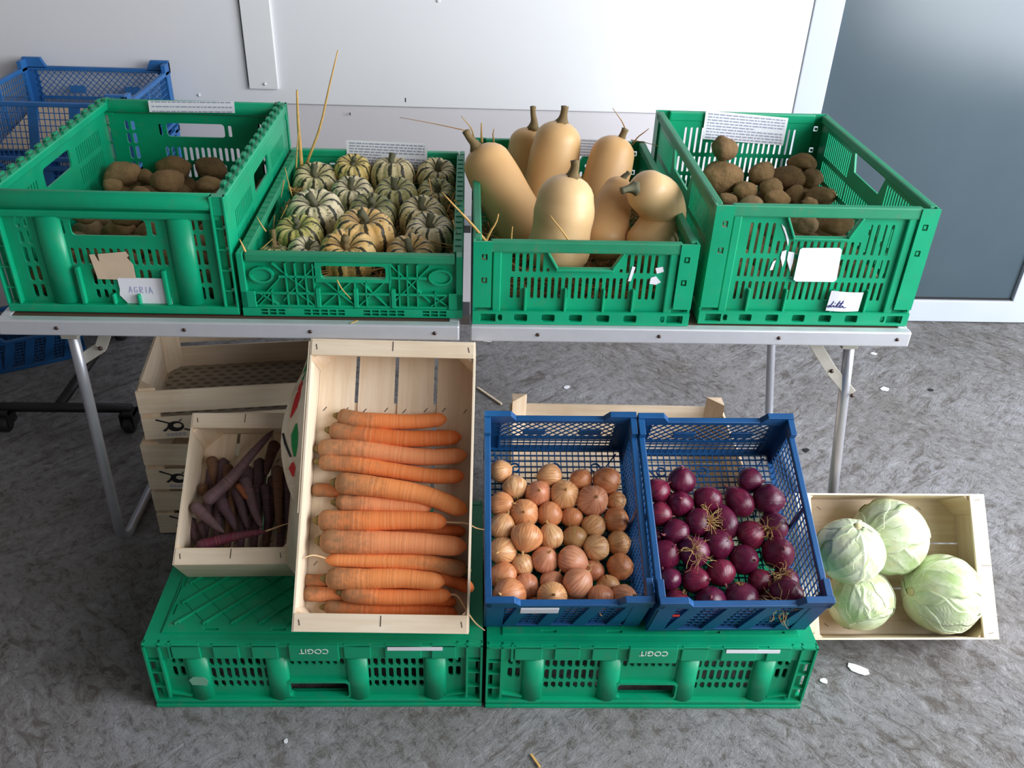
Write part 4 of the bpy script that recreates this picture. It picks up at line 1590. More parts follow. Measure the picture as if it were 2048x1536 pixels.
STEMS = [stem_mesh(1, STEMD), stem_mesh(2, STEMD), stem_mesh(3, STEMG)]
CREAM, YEL, GRN, ORG, WHT = lin(218, 200, 152), lin(212, 184, 98), lin(176, 172, 112), lin(226, 176, 98), lin(228, 214, 178)
sq = [  # px, py, r(px), tilt, tilt direction (deg, 0 = towards viewer), colour, z, label
    (691, 346, 34, 20, 10, YEL, 0.066, 'yellowish striped squash at the back left, beside the tall straw'),
    (786, 351, 41, 6, 180, CREAM, 0.070, 'upright cream squash with bold dark stripes in front of the printed sheet'),
    (874, 355, 37, 25, 20, CREAM, 0.066, 'dull striped squash in the back right corner of the low crate'),
    (632, 366, 42, 22, 5, CREAM, 0.068, 'cream striped squash, second row, left side by the straw'),
    (706, 394, 41, 18, 0, WHT, 0.068, 'pale striped squash with fine stripes near the crate centre'),
    (797, 395, 41, 14, -10, GRN, 0.068, 'striped squash with broad green patches, behind the green one'),
    (870, 394, 37, 22, 10, GRN, 0.066, 'dull olive striped squash against the right wall, second from back'),
    (632, 431, 52, 16, 0, WHT, 0.074, 'large pale striped squash at the left of the third row'),
    (745, 433, 45, 16, 0, lin(110, 116, 62), 0.068, 'dark green striped squash in the middle of the low crate'),
    (846, 437, 45, 14, 0, CREAM, 0.070, 'striped squash by the right wall with a grey stem'),
    (600, 478, 45, 14, -20, lin(184, 174, 84), 0.070, 'green and yellow striped squash at the left front'),
    (726, 475, 56, 8, 0, ORG, 0.076, 'large orange striped squash in the middle of the front rows'),
    (856, 481, 49, 8, 0, WHT, 0.070, 'grey-cream striped squash at the right front with an upright stem'),
    (585, 504, 32, 30, 60, WHT, 0.066, 'small white squash with black speckles at the front left rim'),
    (700, 506, 52, 24, 0, ORG, 0.078, 'orange striped squash at the front rim with a curved stem'),
    (828, 510, 46, 22, 0, lin(190, 150, 90), 0.066, 'brownish striped squash half hidden by the front rim, right'),
    (538, 512, 28, 10, 180, GRN, 0.062, 'dark striped squash with a cut pale stem in the front left corner'),
]
items = []
for i, (px, py, r, ti, td, c, z, lab) in enumerate(sq):
    p = at_local((px, py), M_P, z)
    while p.y > 0.53 and z < 0.2:
        z += 0.003
        p = at_local((px, py), M_P, z)
    items.append(dict(p=p, r=r * depth(M_P @ p) / FPX * 1.11, sq=0.93, i=i))
relax(items, (0.010, 0.016, 0.014), (0.39, 0.584, None), 240, 0.03)
for q in items:
    px, py, r, ti, td, c, z, lab = sq[q['i']]
    o = link('striped_squash', SQ[q['i'] % 4])
    s = q['r']
    td = math.radians(td)
    axis = Vector((math.cos(td), math.sin(td), 0))
    o.matrix_world = M_P @ Matrix.Translation(q['p']) @ Matrix.Rotation(math.radians(ti), 4, axis) @ Matrix.Rotation(random.uniform(0, 6), 4, 'Z') @ Matrix.Scale(s, 4)
    o.color = c
    tag(o, lab, 'squash', 'striped squashes in the low crate')
    st = link('stem', STEMS[2] if 'pale stem' in lab or 'curved' in lab else STEMS[q['i'] % 2], o)
    if 'pale stem' in lab:
        st.scale = (1.3, 1.3, 1.9)

# ================================================================== butternut squashes
BCOL = [lin(222, 182, 128), lin(218, 174, 120), lin(228, 192, 142), lin(212, 168, 116)]


def butternut(label, path, radii, stem_pts, col, dark_stem=False):
    """path of world points from the stem end down to the bulb; radii in metres"""
    n = 26
    s = resample(path, n)
    rs = [Vector((r, 0, 0)) for r in radii]
    rr_ = [v.x for v in resample(rs, n)]
    # round the two ends
    first, last = s[0], s[-1]
    d0 = (s[0] - s[1]).normalized()
    d1 = (s[-1] - s[-2]).normalized()
    head, tail = [], []
    for k in range(1, 7):
        a = math.pi / 2 * k / 6
        head.append((s[0] + d0 * (rr_[0] * 0.86 * math.sin(a)), max(rr_[0] * math.cos(a), 0.001)))
        tail.append((s[-1] + d1 * (rr_[-1] * 0.75 * math.sin(a)), max(rr_[-1] * math.cos(a), 0.001)))
    pts = [p for p, _ in reversed(head)] + s + [p for p, _ in tail]
    rad = [r for _, r in reversed(head)] + rr_ + [r for _, r in tail]
    m = MB()
    m.tube(pts, rad, 28)
    o = m.build('butternut_squash', BUTTER, None, True)
    o.color = col
    tag(o, label, 'squash', 'butternut squashes in the medium crate')
    sp = resample(stem_pts, 8)
    k = rad[len(head)] / 0.045
    m = MB()
    m.tube(sp, [0.017 * k, 0.0125 * k, 0.0095 * k, 0.0080 * k, 0.0073 * k, 0.007 * k, 0.0072 * k, 0.008 * k], 10)
    for i, v in enumerate(list(m.v)):
        c = sp[i // 10]
        dd = Vector(v) - c
        m.v[i] = tuple(c + dd * (1.0 if (i % 10) % 2 else 0.74))
    m.build('stem', STEMD if dark_stem else STEMG, o, True)
    return o


def by(px, y):
    return at_y(px, y)


# each: points at chosen depths inside the crate
def bnut(label, pxs, ys, rpx, stem, ystem, col, dark=False):
    if len(pxs) == 4:
        f = lambda p: (p[1] - pxs[0][1]) / (pxs[-1][1] - pxs[0][1])
        ys = [ys[0] + (ys[-1] - ys[0]) * f(p) for p in pxs]
        pxs = [(p[0] * 0.4 + 0.6 * (pxs[0][0] + (pxs[-1][0] - pxs[0][0]) * f(p)), p[1]) for p in pxs]
    P = [by(p, y) for p, y in zip(pxs, ys)]
    R_ = [r * depth(p) / FPX for r, p in zip(rpx, P)]
    butternut(label, P, R_, [by(p, y) for p, y in zip(stem, ystem)], col, dark)


bnut('slender butternut squash leaning left at the left side, stem curling outward', [(976, 330), (993, 362), (1022, 415), (1050, 468)], [1.80, 1.79, 1.76, 1.72], [49, 52, 53, 60],
     [(954, 300), (947, 286), (938, 275), (931, 262)], [1.80, 1.80, 1.80, 1.80], BCOL[1])
bnut('butternut squash at the back, half hidden, with a long thin stem', [(1054, 286), (1052, 315), (1052, 370), (1056, 420)], [1.99, 1.99, 1.97, 1.95], [36, 40, 42, 50],
     [(1066, 258), (1068, 243), (1066, 228), (1066, 213)], [1.985, 1.985, 1.985, 1.985], BCOL[0])
bnut('tall butternut squash standing highest at the back, thick upright stem', [(1115, 283), (1109, 315), (1098, 365), (1088, 425)], [1.90, 1.90, 1.89, 1.87], [47, 50, 50, 58],
     [(1123, 248), (1126, 236), (1128, 225), (1130, 213)], [1.90, 1.90, 1.90, 1.90], BCOL[0])
bnut('stout pale butternut squash at the front centre of the crate', [(1131, 398), (1130, 425), (1124, 460), (1116, 500)], [1.575, 1.575, 1.565, 1.555], [57, 61, 59, 64],
     [(1145, 358), (1147, 346), (1150, 334), (1150, 322)], [1.575, 1.575, 1.575, 1.575], BCOL[2])
bnut('butternut squash at the back right, leaning right beneath the straw', [(1225, 310), (1218, 338), (1204, 380), (1192, 430)], [1.86, 1.86, 1.83, 1.80], [44, 46, 45, 52],
     [(1239, 285), (1243, 277), (1247, 267), (1251, 258)], [1.86, 1.86, 1.86, 1.86], BCOL[1])
bnut('shaded butternut squash with a scar, behind the crook-necked one', [(1236, 380), (1226, 402), (1214, 438), (1206, 480)], [1.70, 1.70, 1.67, 1.63], [30, 37, 43, 52],
     [(1244, 362), (1249, 353), (1255, 348), (1258, 344)], [1.70, 1.70, 1.70, 1.70], BCOL[3], True)
bnut('crook-necked butternut squash at the right, head bent left like a duck', [(1296, 384), (1316, 400), (1326, 425), (1322, 452), (1304, 492)], [1.605, 1.622, 1.632, 1.625, 1.60], [44, 48, 46, 47, 56],
     [(1272, 376), (1260, 377), (1251, 379), (1243, 382)], [1.582, 1.576, 1.570, 1.566], BCOL[2], True)


# ================================================================== onions
def onion_mesh(seed, mat, elong):
    rs = random.Random(seed)
    prof = []
    N = 16
    for i in range(N + 1):
        t = math.pi * i / N
        r = math.sin(t)
        z = -math.cos(t)
        if z > 0.35:
            r = r * (1 - 0.16 * (z - 0.35))
            z = z + 0.28 * (z - 0.35) ** 2
        else:
            z *= 0.92
        prof.append((max(r, 0.05), z * elong))
    off = Vector((rs.uniform(0, 9), rs.uniform(0, 9), rs.uniform(0, 9)))

    def fn(x, y, z, a, q):
        n_ = 1 + 0.07 * noise.noise(Vector((x, y, z)) * 1.2 + off) + 0.012 * math.sin(a * 9 + z)
        return x * n_, y * n_, z
    m = MB()
    m.lathe(prof, 26, fn)
    return m.mesh('onion', mat, True)


YON = [onion_mesh(s, YONION, (0.92, 1.0, 0.88, 1.06)[s]) for s in range(4)]
RON = [onion_mesh(s + 9, RONION, (0.9, 1.0, 1.25, 1.55)[s]) for s in range(4)]


def neck_mesh(seed, mat, elong):
    rs = random.Random(seed)
    z = 1.05 * elong
    pts = [(0, 0, z - 0.1), (0, 0, z + 0.06), (rs.uniform(-.08, .08), 0, z + 0.2), (rs.uniform(-.16, .16), rs.uniform(-.1, .1), z + 0.36)]
    m = MB()
    m.tube(resample(pts, 6), [0.19, 0.125, 0.085, 0.07, 0.06, 0.02], 8)
    return m.mesh('neck', mat, True)


YNECK = [neck_mesh(s, DRYSKIN, (0.92, 1.0, 0.88, 1.06)[s]) for s in range(4)]
RNECK = [neck_mesh(s, DRYRED, (0.9, 1.0, 1.25, 1.55)[s]) for s in range(4)]


def root_mesh(seed, n, ln, spread, curl, elong=0.92):
    rs = random.Random(seed)
    m = MB()
    for k in range(n):
        a = rs.uniform(0, 2 * math.pi)
        rr_ = rs.uniform(0, 0.12)
        p = Vector((rr_ * math.cos(a), rr_ * math.sin(a), -0.9 * elong))
        d = Vector((math.cos(a) * spread, math.sin(a) * spread, -1)).normalized()
        pts = [p]
        for j in range(5):
            d = (d + Vector((rs.uniform(-1, 1), rs.uniform(-1, 1), rs.uniform(-.6, .8))) * curl).normalized()
            p = p + d * (ln / 5 * rs.uniform(.6, 1.3))
            pts.append(p)
        m.tube(pts, [0.022, 0.02, 0.018, 0.016, 0.013, 0.008], 4)
    me = m.mesh('root_tuft', ROOTM, False)
    return me


SHORTROOT = [root_mesh(s, 9, 0.28, 0.6, 0.3) for s in range(2)]
LONGROOT = [root_mesh(s + 5, 30, 1.5, 1.2, 0.75) for s in range(3)]


def place_onions(M, W, L, rows, crop, scale, meshes, necks, cols, crate_name, kind, grp, roots=()):
    items = []
    nr = len(rows)
    for ri, row in enumerate(rows):
        row = sorted(row)
        for ci_, t in enumerate(row):
            cx, cy, r = t[:3]
            extra = t[3] if len(t) > 3 else {}
            px, py = crop[0] + cx * scale, crop[1] + cy * scale
            z0 = 0.013
            p = at_local((px, py), M, 0.03 + extra.get('up', 0))
            rm = r * scale * depth(M @ p) / FPX
            p = at_local((px, py), M, z0 + rm + extra.get('up', 0))
            items.append(dict(p=p, r=rm * 1.09, sq=0.92, row=ri, col=ci_, n=len(row), e=extra))
    relax(items, (0.010, 0.010, 0.0115), (W - 0.010, L - 0.010, None), 260, 0.02)
    for k, q in enumerate(items):
        e = q['e']
        v = e.get('mesh', k % 2)
        o = link(kind, meshes[v])
        if 'ax' in e:      # onion axis given in the crate's frame
            Rm = Vector(e['ax']).normalized().to_track_quat('Z', 'Y').to_matrix().to_4x4()
        else:
            Rm = rnd_rot(2.6)
        s = q['r'] * (0.9 if v >= 2 else 1.0)
        o.matrix_world = M @ Matrix.Translation(q['p']) @ Rm @ Matrix.Scale(s, 4)
        o.color = e.get('c') or random.choice(cols)
        rown = 'back row' if q['row'] == 0 else 'front row' if q['row'] == nr - 1 else '%s row from back' % ORD[q['row']]
        coln = 'leftmost' if q['col'] == 0 else 'rightmost' if q['col'] == q['n'] - 1 else '%s from left' % ORD[q['col']]
        what = e.get('look', crate_name[0])
        tag(o, '%s, %s in %s of %s' % (what, coln, rown, crate_name[1]), 'onion', grp)
        link('neck', necks[v], o)
        if e.get('root'):
            link('root_tuft', LONGROOT[k % 3], o)
        else:
            link('root_tuft', SHORTROOT[k % 2], o)


U2 = dict(up=0.026)
U1 = dict(up=0.012)
yrows = [
    [(175, 530, 68), (490, 545, 70, dict(ax=(-1, -.1, .2), look='onion with neck pointing left')), (680, 560, 68), (838, 575, 80)],
    [(262, 615, 72), (405, 650, 76), (575, 655, 84), (742, 690, 90, dict(look='large copper onion')), (893, 700, 58)],
    [(170, 700, 72), (315, 762, 82, dict(ax=(-.1, -.3, 1), look='onion with neck facing up')), (473, 770, 74), (615, 788, 64), (748, 842, 70), (890, 812, 76)],
    [(182, 850, 75), (332, 915, 90, dict(ax=(-.3, -1, .1), look='large pale onion')), (492, 905, 74), (643, 915, 72, dict(c=lin(164, 132, 82), look='dull brownish onion')), (785, 975, 75), (925, 940, 72)],
    [(195, 1000, 80), (450, 1045, 78), (612, 1065, 86, dict(ax=(1, -.4, .3), look='onion with a greenish neck')), (765, 1095, 64), (922, 1088, 76)],
    [(185, 1135, 80), (315, 1085, 66), (500, 1180, 74), (672, 1195, 86, U2), (835, 1180, 66)],
    [(225, 1290, 96, U1), (340, 1220, 74), (385, 1305, 50), (505, 1265, 84, dict(up=0.03, ax=(0, -.2, 1))), (620, 1300, 58), (715, 1300, 58), (825, 1265, 74, dict(up=0.03, ax=(0, -1, -.4), look='onion with a pale green patch')), (955, 1255, 82, U1)],
]
YC = [lin(226, 160, 108), lin(216, 142, 96), lin(232, 180, 126), lin(214, 142, 108), lin(224, 158, 126), lin(234, 190, 138)]
place_onions(M_Y, W_Y, L_Y, yrows, (940, 780), 380 / 1167, YON, YNECK, YC, ('copper onion', 'blue crate'), 'onion', 'yellow onions in the blue crate')
TU = dict(root=True)
rrows = [
    [(225, 612, 74), (370, 550, 78, dict(ax=(-.1, .5, 1), look='red onion with an upright neck')), (790, 560, 74, dict(ax=(.8, -.4, .6), look='red onion with a pale bare tip')), (930, 665, 88, dict(ax=(1, -.1, .1), look='large dark red onion'))],
    [(245, 755, 72, dict(ax=(.7, -.4, .5))), (360, 690, 74), (525, 670, 82), (740, 690, 84, dict(mesh=2, ax=(-.55, .9, .1), look='long slanting red onion')), (650, 800, 76, dict(mesh=3, ax=(-.35, 1, .1), look='slim red onion')), (965, 830, 82, dict(root=True, ax=(.6, .4, -.5), look='red onion with a bushy root tuft'))],
    [(330, 860, 78), (470, 820, 82, dict(root=True, ax=(-.5, .2, -.7), look='red onion with loose roots')), (805, 880, 84), (600, 930, 88), (975, 990, 92), (245, 880, 44)],
    [(290, 1000, 84), (440, 990, 86, dict(root=True, ax=(.1, .4, -1), up=0.008, look='red onion under matted roots')), (605, 1100, 82), (760, 1030, 84)],
    [(315, 1150, 70), (455, 1145, 78), (850, 1140, 72), (1040, 1140, 78, dict(root=True, ax=(.4, -.2, -.8), look='red onion with stray roots'))],
    [(340, 1265, 80), (530, 1265, 90), (740, 1255, 98), (870, 1245, 62), (985, 1240, 96, dict(up=0.024, root=True, ax=(.5, .6, -.3), look='big red onion trailing roots')), (1115, 1280, 46)],
]
RC = [lin(112, 26, 58), lin(98, 22, 54), lin(126, 34, 60), lin(104, 30, 66), lin(118, 30, 50)]
place_onions(M_RD, W_RD, L_RD, rrows, (1240, 780), 460 / 1385, RON, RNECK, RC, ('red onion', 'blue crate'), 'red_onion', 'red onions in the blue crate')


# ================================================================== carrots
def carrot(name, P, r, mat, col, label, group, tail=None, crown=True, taper=0.8, n=30):
    """P: world points from the crown to the tip"""
    s = resample(P, n)
    L = sum((s[i + 1] - s[i]).length for i in range(n - 1))
    rad, al = [], []
    acc = 0
    rs = random.Random(label)
    ph = rs.uniform(0, 9)
    for i in range(n):
        if i:
            acc += (s[i] - s[i - 1]).length
        q = acc / L
        base = 1 - (1 - taper) * q ** 1.3
        e0 = min(1, (acc + 0.0006) / (r * 0.9))
        e1 = min(1, (L - acc + 0.0006) / (r * (1.25 if crown else 1.9)))
        base *= math.sqrt(max(0, 1 - (1 - e0) ** 2)) * math.sqrt(max(0, 1 - (1 - e1) ** 2))
        base *= 1 + 0.03 * math.sin(q * 17 + ph) * (1 - q) + 0.012 * math.sin(q * 41 + ph * 2)
        rad.append(max(r * base, 0.0012))
        al.append(q)
    m = MB()
    m.tube(s, rad, 16)
    o = m.build(name, mat, None, True, attr={'along': [q for q in al for _ in range(16)]})
    o.color = col
    tag(o, label, 'carrot', group)
    d0 = (s[0] - s[2]).normalized()
    if crown:
        MB().tube([s[0] - d0 * 0.003, s[0] + d0 * 0.003, s[0] + d0 * 0.008], [r * 0.5, r * 0.34, r * 0.2], 8).build('crown', CROWNM, o, True)
    if tail:
        t = resample([s[-1] - (s[-1] - s[-2]) * 0.8] + tail, 12)
        MB().tube(t, [0.0018 * (1 - 0.7 * i / 11) + 0.0003 for i in range(12)], 5).build('root_tail', TAILM, o, True)
    return o


def cpath(M, crop, sc, pts, z):
    return [M @ at_local((crop[0] + x * sc, crop[1] + y * sc), M, z if not isinstance(z, (list, tuple)) else z[i]) for i, (x, y) in enumerate(pts)]


CC, CS = (560, 780), 440 / 1352
OC = [lin(236, 136, 76), lin(240, 148, 86), lin(234, 130, 74), lin(234, 148, 98), lin(226, 120, 62)]
# label, crop points crown->tip, radius (crop px), z, tail crop points, colour index
carrots = [
    ('carrot at the very top of the pile, brown muddy crown at left', [(352, 158), (500, 185), (800, 195), (1025, 178)], 46, 0.020, None, 0),
    ('second carrot from the top, with a small brown scar mid-length', [(300, 245), (500, 275), (800, 300), (1115, 290)], 50, 0.020, None, 4),
    ('third carrot from the top, thick with a kink near its tip', [(230, 362), (450, 360), (850, 410), (1150, 402)], 52, 0.022, None, 3),
    ('fourth carrot from the top, long and evenly tapered', [(235, 440), (500, 465), (900, 525), (1132, 530)], 47, 0.025, None, 0),
    ('fifth carrot from the top, its tip bending down to the right wall', [(332, 568), (600, 595), (900, 650), (1150, 748)], 58, 0.036, None, 1),
    ('muddy carrot tucked beneath the one with the bent tip', [(340, 690), (500, 698), (700, 712), (930, 725)], 50, 0.024, None, 3),
    ('carrot with a long thin root hair crossing the right wall', [(228, 800), (500, 806), (800, 800), (1025, 812)], 58, 0.036, [(1080, 815), (1150, 820), (1210, 850), (1285, 862)], 0),
    ('thickest carrot, greyish, with a split near the blunt tip', [(240, 925), (450, 935), (800, 940), (1148, 965)], 66, 0.040, None, 3),
    ('carrot lying the other way round, its tip at the left', [(1148, 1108), (900, 1062), (600, 1050), (280, 1042)], 46, 0.034, [(225, 1018), (185, 1018), (150, 1032)], 1),
    ('broad carrot with a greenish crown in the lower part of the crate', [(275, 1158), (500, 1160), (750, 1158), (1012, 1182)], 58, 0.042, None, 1),
    ('carrot near the bottom with a long curling root tail', [(372, 1245), (600, 1270), (850, 1272), (1050, 1258)], 48, 0.036, [(1090, 1265), (1150, 1360), (1200, 1430), (1258, 1478)], 0),
    ('bottom carrot lying against the lower end of the crate', [(270, 1335), (500, 1345), (800, 1352), (1092, 1375)], 42, 0.022, None, 4),
    ('orange carrot tip poking out below the broad carrot at right', [(700, 1150), (900, 1150), (1060, 1170), (1190, 1228)], 44, 0.018, None, 4),
    ('brown muddy carrot end at the lower left corner of the pile', [(135, 1248), (300, 1255), (450, 1250), (640, 1250)], 42, 0.016, None, 3),
    ('carrot end showing at the left beneath the bent-tip carrot', [(195, 612), (330, 618), (600, 640), (860, 660)], 38, 0.013, None, 4),
    ('small brown carrot tip beneath the curling-tail carrot', [(620, 1300), (800, 1300), (950, 1302), (1085, 1300)], 34, 0.016, None, 4),
    ('deep orange carrot mostly hidden under the thickest carrot', [(450, 870), (700, 868), (950, 866), (1140, 870)], 40, 0.012, None, 4),
    ('muddy carrot crown at the left under the broad carrot', [(135, 1172), (300, 1165), (450, 1120), (620, 1110)], 34, 0.013, None, 3),
]
for lab, pts, r, z, tail, ci_ in carrots:
    P = cpath(M_C, CC, CS, pts, z)
    rm = r * CS * depth(P[1]) / FPX * 1.15
    tl = cpath(M_C, CC, CS, tail, [min(D_C + 0.004, z + 0.01 * (k + 1)) for k in range(len(tail))]) if tail else None
    carrot('carrot', P, rm, ORANGE, OC[ci_], lab, 'orange carrots in the wooden crate', tl)

UC, US = (240, 760), 400 / 1536
PC = [lin(104, 78, 92), lin(92, 68, 80), lin(116, 90, 96), lin(84, 60, 66)]
pcar = [
    ('long dusty purple carrot lying diagonally across the top', [(650, 945), (850, 760), (1020, 560), (1178, 388)], 48, 0.066, None, 2),
    ('dusty purple carrot slanting down from the left crate wall', [(560, 955), (640, 1030), (720, 1105), (800, 1175)], 46, 0.062, None, 2),
    ('shiny magenta carrot lying along the front, yellow root tail at right', [(590, 1285), (750, 1235), (940, 1190), (1130, 1160)], 44, 0.070, [(1180, 1140), (1240, 1118), (1296, 1100)], 5),
    ('purple carrot upright in the pile left of centre, grey with soil', [(770, 900), (800, 980), (850, 1060), (890, 1160)], 46, 0.040, None, 0),
    ('purple carrot in the centre of the pile beside an orange snapped one', [(890, 820), (920, 930), (950, 1040), (985, 1150)], 42, 0.036, None, 1),
    ('grey-purple carrot right of centre, its crown hidden by the long one', [(950, 740), (990, 860), (1030, 1000), (1090, 1140)], 44, 0.046, None, 2),
    ('brownish carrot upright at the right of the pile, rounded crown', [(1205, 660), (1212, 800), (1216, 960), (1220, 1180)], 42, 0.036, None, 4),
    ('dark carrot against the right wall of the small crate', [(1290, 720), (1290, 860), (1290, 1000), (1285, 1150)], 36, 0.030, None, 3),
    ('dark purple carrot between the grey one and the brownish one', [(1110, 800), (1122, 900), (1130, 1020), (1140, 1160)], 38, 0.030, None, 3),
    ('purple carrot at the lower left, deep in shade', [(540, 1060), (555, 1130), (570, 1200), (590, 1270)], 36, 0.024, None, 3),
    ('thin purple carrot second from the left wall at the front', [(620, 1090), (630, 1140), (645, 1190), (660, 1250)], 30, 0.024, None, 1),
    ('orange-brown carrot behind the diagonal one, upper left', [(700, 590), (712, 660), (720, 740), (728, 820)], 44, 0.024, None, 4),
    ('short orange-brown carrot beside the diagonal one near the back', [(822, 650), (830, 710), (820, 770), (800, 840)], 46, 0.020, None, 4),
    ('dark brown carrot in the back right corner of the small crate', [(1200, 470), (1170, 540), (1140, 640), (1120, 740)], 44, 0.034, None, 6),
    ('orange carrot snapped open in the middle of the purple pile', [(900, 800), (935, 850), (970, 900), (1015, 905)], 26, 0.052, None, 7),
    ('reddish carrot at the back right against the wall', [(1300, 540), (1296, 600), (1292, 650), (1290, 700)], 40, 0.026, None, 6),
    ('orange-tinged carrot at the left edge of the pile', [(640, 800), (650, 860), (690, 900), (720, 940)], 40, 0.028, None, 4),
]
PC += [lin(126, 88, 58), lin(112, 36, 62), lin(88, 52, 36), lin(178, 96, 44)]
for lab, pts, r, z, tail, ci_ in pcar:
    P = cpath(M_U, UC, US, pts, z)
    rm = r * US * depth(P[1]) / FPX * 1.08
    tl = cpath(M_U, UC, US, tail, [z + 0.004 * (k + 1) for k in range(len(tail))]) if tail else None
    carrot('purple_carrot', P, rm, PURPLE, PC[ci_], lab, 'purple carrots in the small wooden crate', tl, crown=False, taper=0.4)


# ================================================================== cabbages
def leaf_patch(seed, wid, off, t0=0.12, t1=2.35):
    """a leaf wrapped on the unit sphere: midrib along a meridian from near the base"""
    rs = random.Random(seed)
    N, K = 26, 26
    vs, fs, vein = [], [], []
    ph = rs.uniform(0, 6)
    for side in (0, 1):
        for i in range(N + 1):
            u = i / N
            th = math.pi - (t0 + (t1 - t0) * u)
            hw = wid * math.sin(math.pi * min(1, u * 0.62 + 0.16)) ** 0.8 * (1 + 0.05 * math.sin(u * 21 + ph))
            if u > 0.86:
                hw *= math.sqrt(max(0.0, 1 - ((u - 0.86) / 0.15) ** 2))
            for j in range(K + 1):
                v = (j / K * 2 - 1)
                phi = v * hw / max(0.45, math.sin(th))
                rim = max(0, abs(v) - 0.75) / 0.25
                top = max(0, u - 0.85) / 0.15
                r = 1 + off + 0.026 * max(rim, top) ** 2 + 0.008 * noise.noise(Vector((u * 3, v * 2.5, seed))) * 1.4
                x = abs(v) * hw
                mid = math.exp(-(x / 0.05) ** 2) * (1 - 0.6 * u)
                br = abs(((u * 1.0 - x * 0.6) * 4.0) % 1 - 0.5)
                br = math.exp(-((0.5 - br) / 0.12) ** 2) * (1 - abs(v)) * 0.6
                vn = min(1, mid + br)
                r += 0.005 * vn
                if side:
                    r -= 0.012
                vs.append((r * math.sin(th) * math.cos(phi), r * math.sin(th) * math.sin(phi), r * math.cos(th)))
                vein.append(vn)
    W1 = K + 1
    T = (N + 1) * W1
    for i in range(N):
        for j in range(K):
            a = i * W1 + j
            fs.append((a, a + 1, a + W1 + 1, a + W1))
            fs.append((T + a + W1, T + a + W1 + 1, T + a + 1, T + a))
    ring = [j for j in range(W1)] + [i * W1 + K for i in range(1, N + 1)] + [N * W1 + j for j in range(K - 1, -1, -1)] + [i * W1 for i in range(N - 1, 0, -1)]
    for a, b_ in zip(ring, ring[1:] + ring[:1]):
        fs.append((b_, a, a + T, b_ + T))
    m = MB()
    m.add(vs, fs)
    return m.mesh('leaf', CABBAGE, True, attr={'vein': vein})


LEAF = [leaf_patch(1, 1.15, 0.010), leaf_patch(2, 1.0, 0.022), leaf_patch(3, 1.1, 0.034), leaf_patch(4, 0.9, 0.046)]
hm = MB()
hm.lathe([(max(0.02, math.sin(math.pi * i / 24)), -math.cos(math.pi * i / 24)) for i in range(25)], 36)
HEAD = hm.mesh('head', CABBAGE, True, attr={'vein': [0.25] * len(hm.v)})
STUMP = MB().tube([(0, 0, -1.07), (0, 0, -1.0), (0, 0, -0.9)], [0.11, 0.13, 0.2], 12).mesh('stump', m_plain('cut_cabbage_stump', lin(196, 186, 140), 0.7), True)
cab = [  # px, py, r px, z extra, base direction in crate frame, label
    (1778, 1070, 80, 0.0, (-.75, -.15, .45), 'yellowish cabbage at the back of the crate, beneath the pale one'),
    (1722, 1216, 70, 0.0, (-.25, .75, -.2), 'green cabbage at the front left with a brown torn spot'),
    (1884, 1198, 83, 0.0, (-1.0, .05, .25), 'biggest cabbage, right corner of the crate'),
    (1700, 1102, 71, 0.085, (.05, .75, .62), 'pale waxy cabbage resting on top of the other cabbages'),
]
items = []
for px, py, r, up, bd, lab in cab:
    p = at_local((px, py), M_K, 0.08 + up)
    rm = r * depth(M_K @ p) / FPX * 0.95
    p = at_local((px, py), M_K, 0.006 + rm + up)
    items.append(dict(p=p, r=rm, bd=bd, lab=lab))
relax(items, (0.012, 0.008, 0.006), (W_K - 0.012, L_K - 0.008, None), 200, 0.03)
for k, q in enumerate(items):
    Rm = (-Vector(q['bd'])).normalized().to_track_quat('Z', 'Y').to_matrix().to_4x4()
    o = link('cabbage', HEAD)
    o.matrix_world = M_K @ Matrix.Translation(q['p']) @ Rm @ Matrix.Diagonal((q['r'] * .955, q['r'] * .955, q['r'] * 0.90, 1))
    tag(o, q['lab'], 'cabbage', 'cabbages in the wooden crate')
    for j in range(7):
        lf = link('leaf', LEAF[j % 4], o)
        lf.rotation_euler = (random.uniform(-.12, .12), random.uniform(-.12, .12), j * 2.4 + k)
        s = 1.0 + 0.004 * (j // 4)
        lf.scale = (s, s, s)
    link('stump', STUMP, o)

# a bottom layer under the visible purple carrots fills the small crate
for k, (x, a) in enumerate(((0.026, 0.02), (0.050, -0.03), (0.073, 0.03), (0.097, 0.0), (0.121, -0.02), (0.146, 0.03), (0.172, 0.0))):
    y1 = 0.215 + 0.02 * math.sin(k * 2.1)
    P = [M_U @ Vector((x + a * (y - 0.1), y, 0.0165)) for y in (y1, y1 * 0.7, y1 * 0.4, 0.02)]
    carrot('purple_carrot', P, 0.0125, PURPLE, PC[(3, 1, 4, 0, 3, 6, 1)[k]], 'dark purple carrot in the bottom layer, %s from the left wall of small crate' % ORD[k], 'purple carrots in the small wooden crate', crown=False, taper=0.4)


# ================================================================== papers
def lerp2(q, u, v):
    return (q[0].lerp(q[1], u)).lerp(q[3].lerp(q[2], u), v)


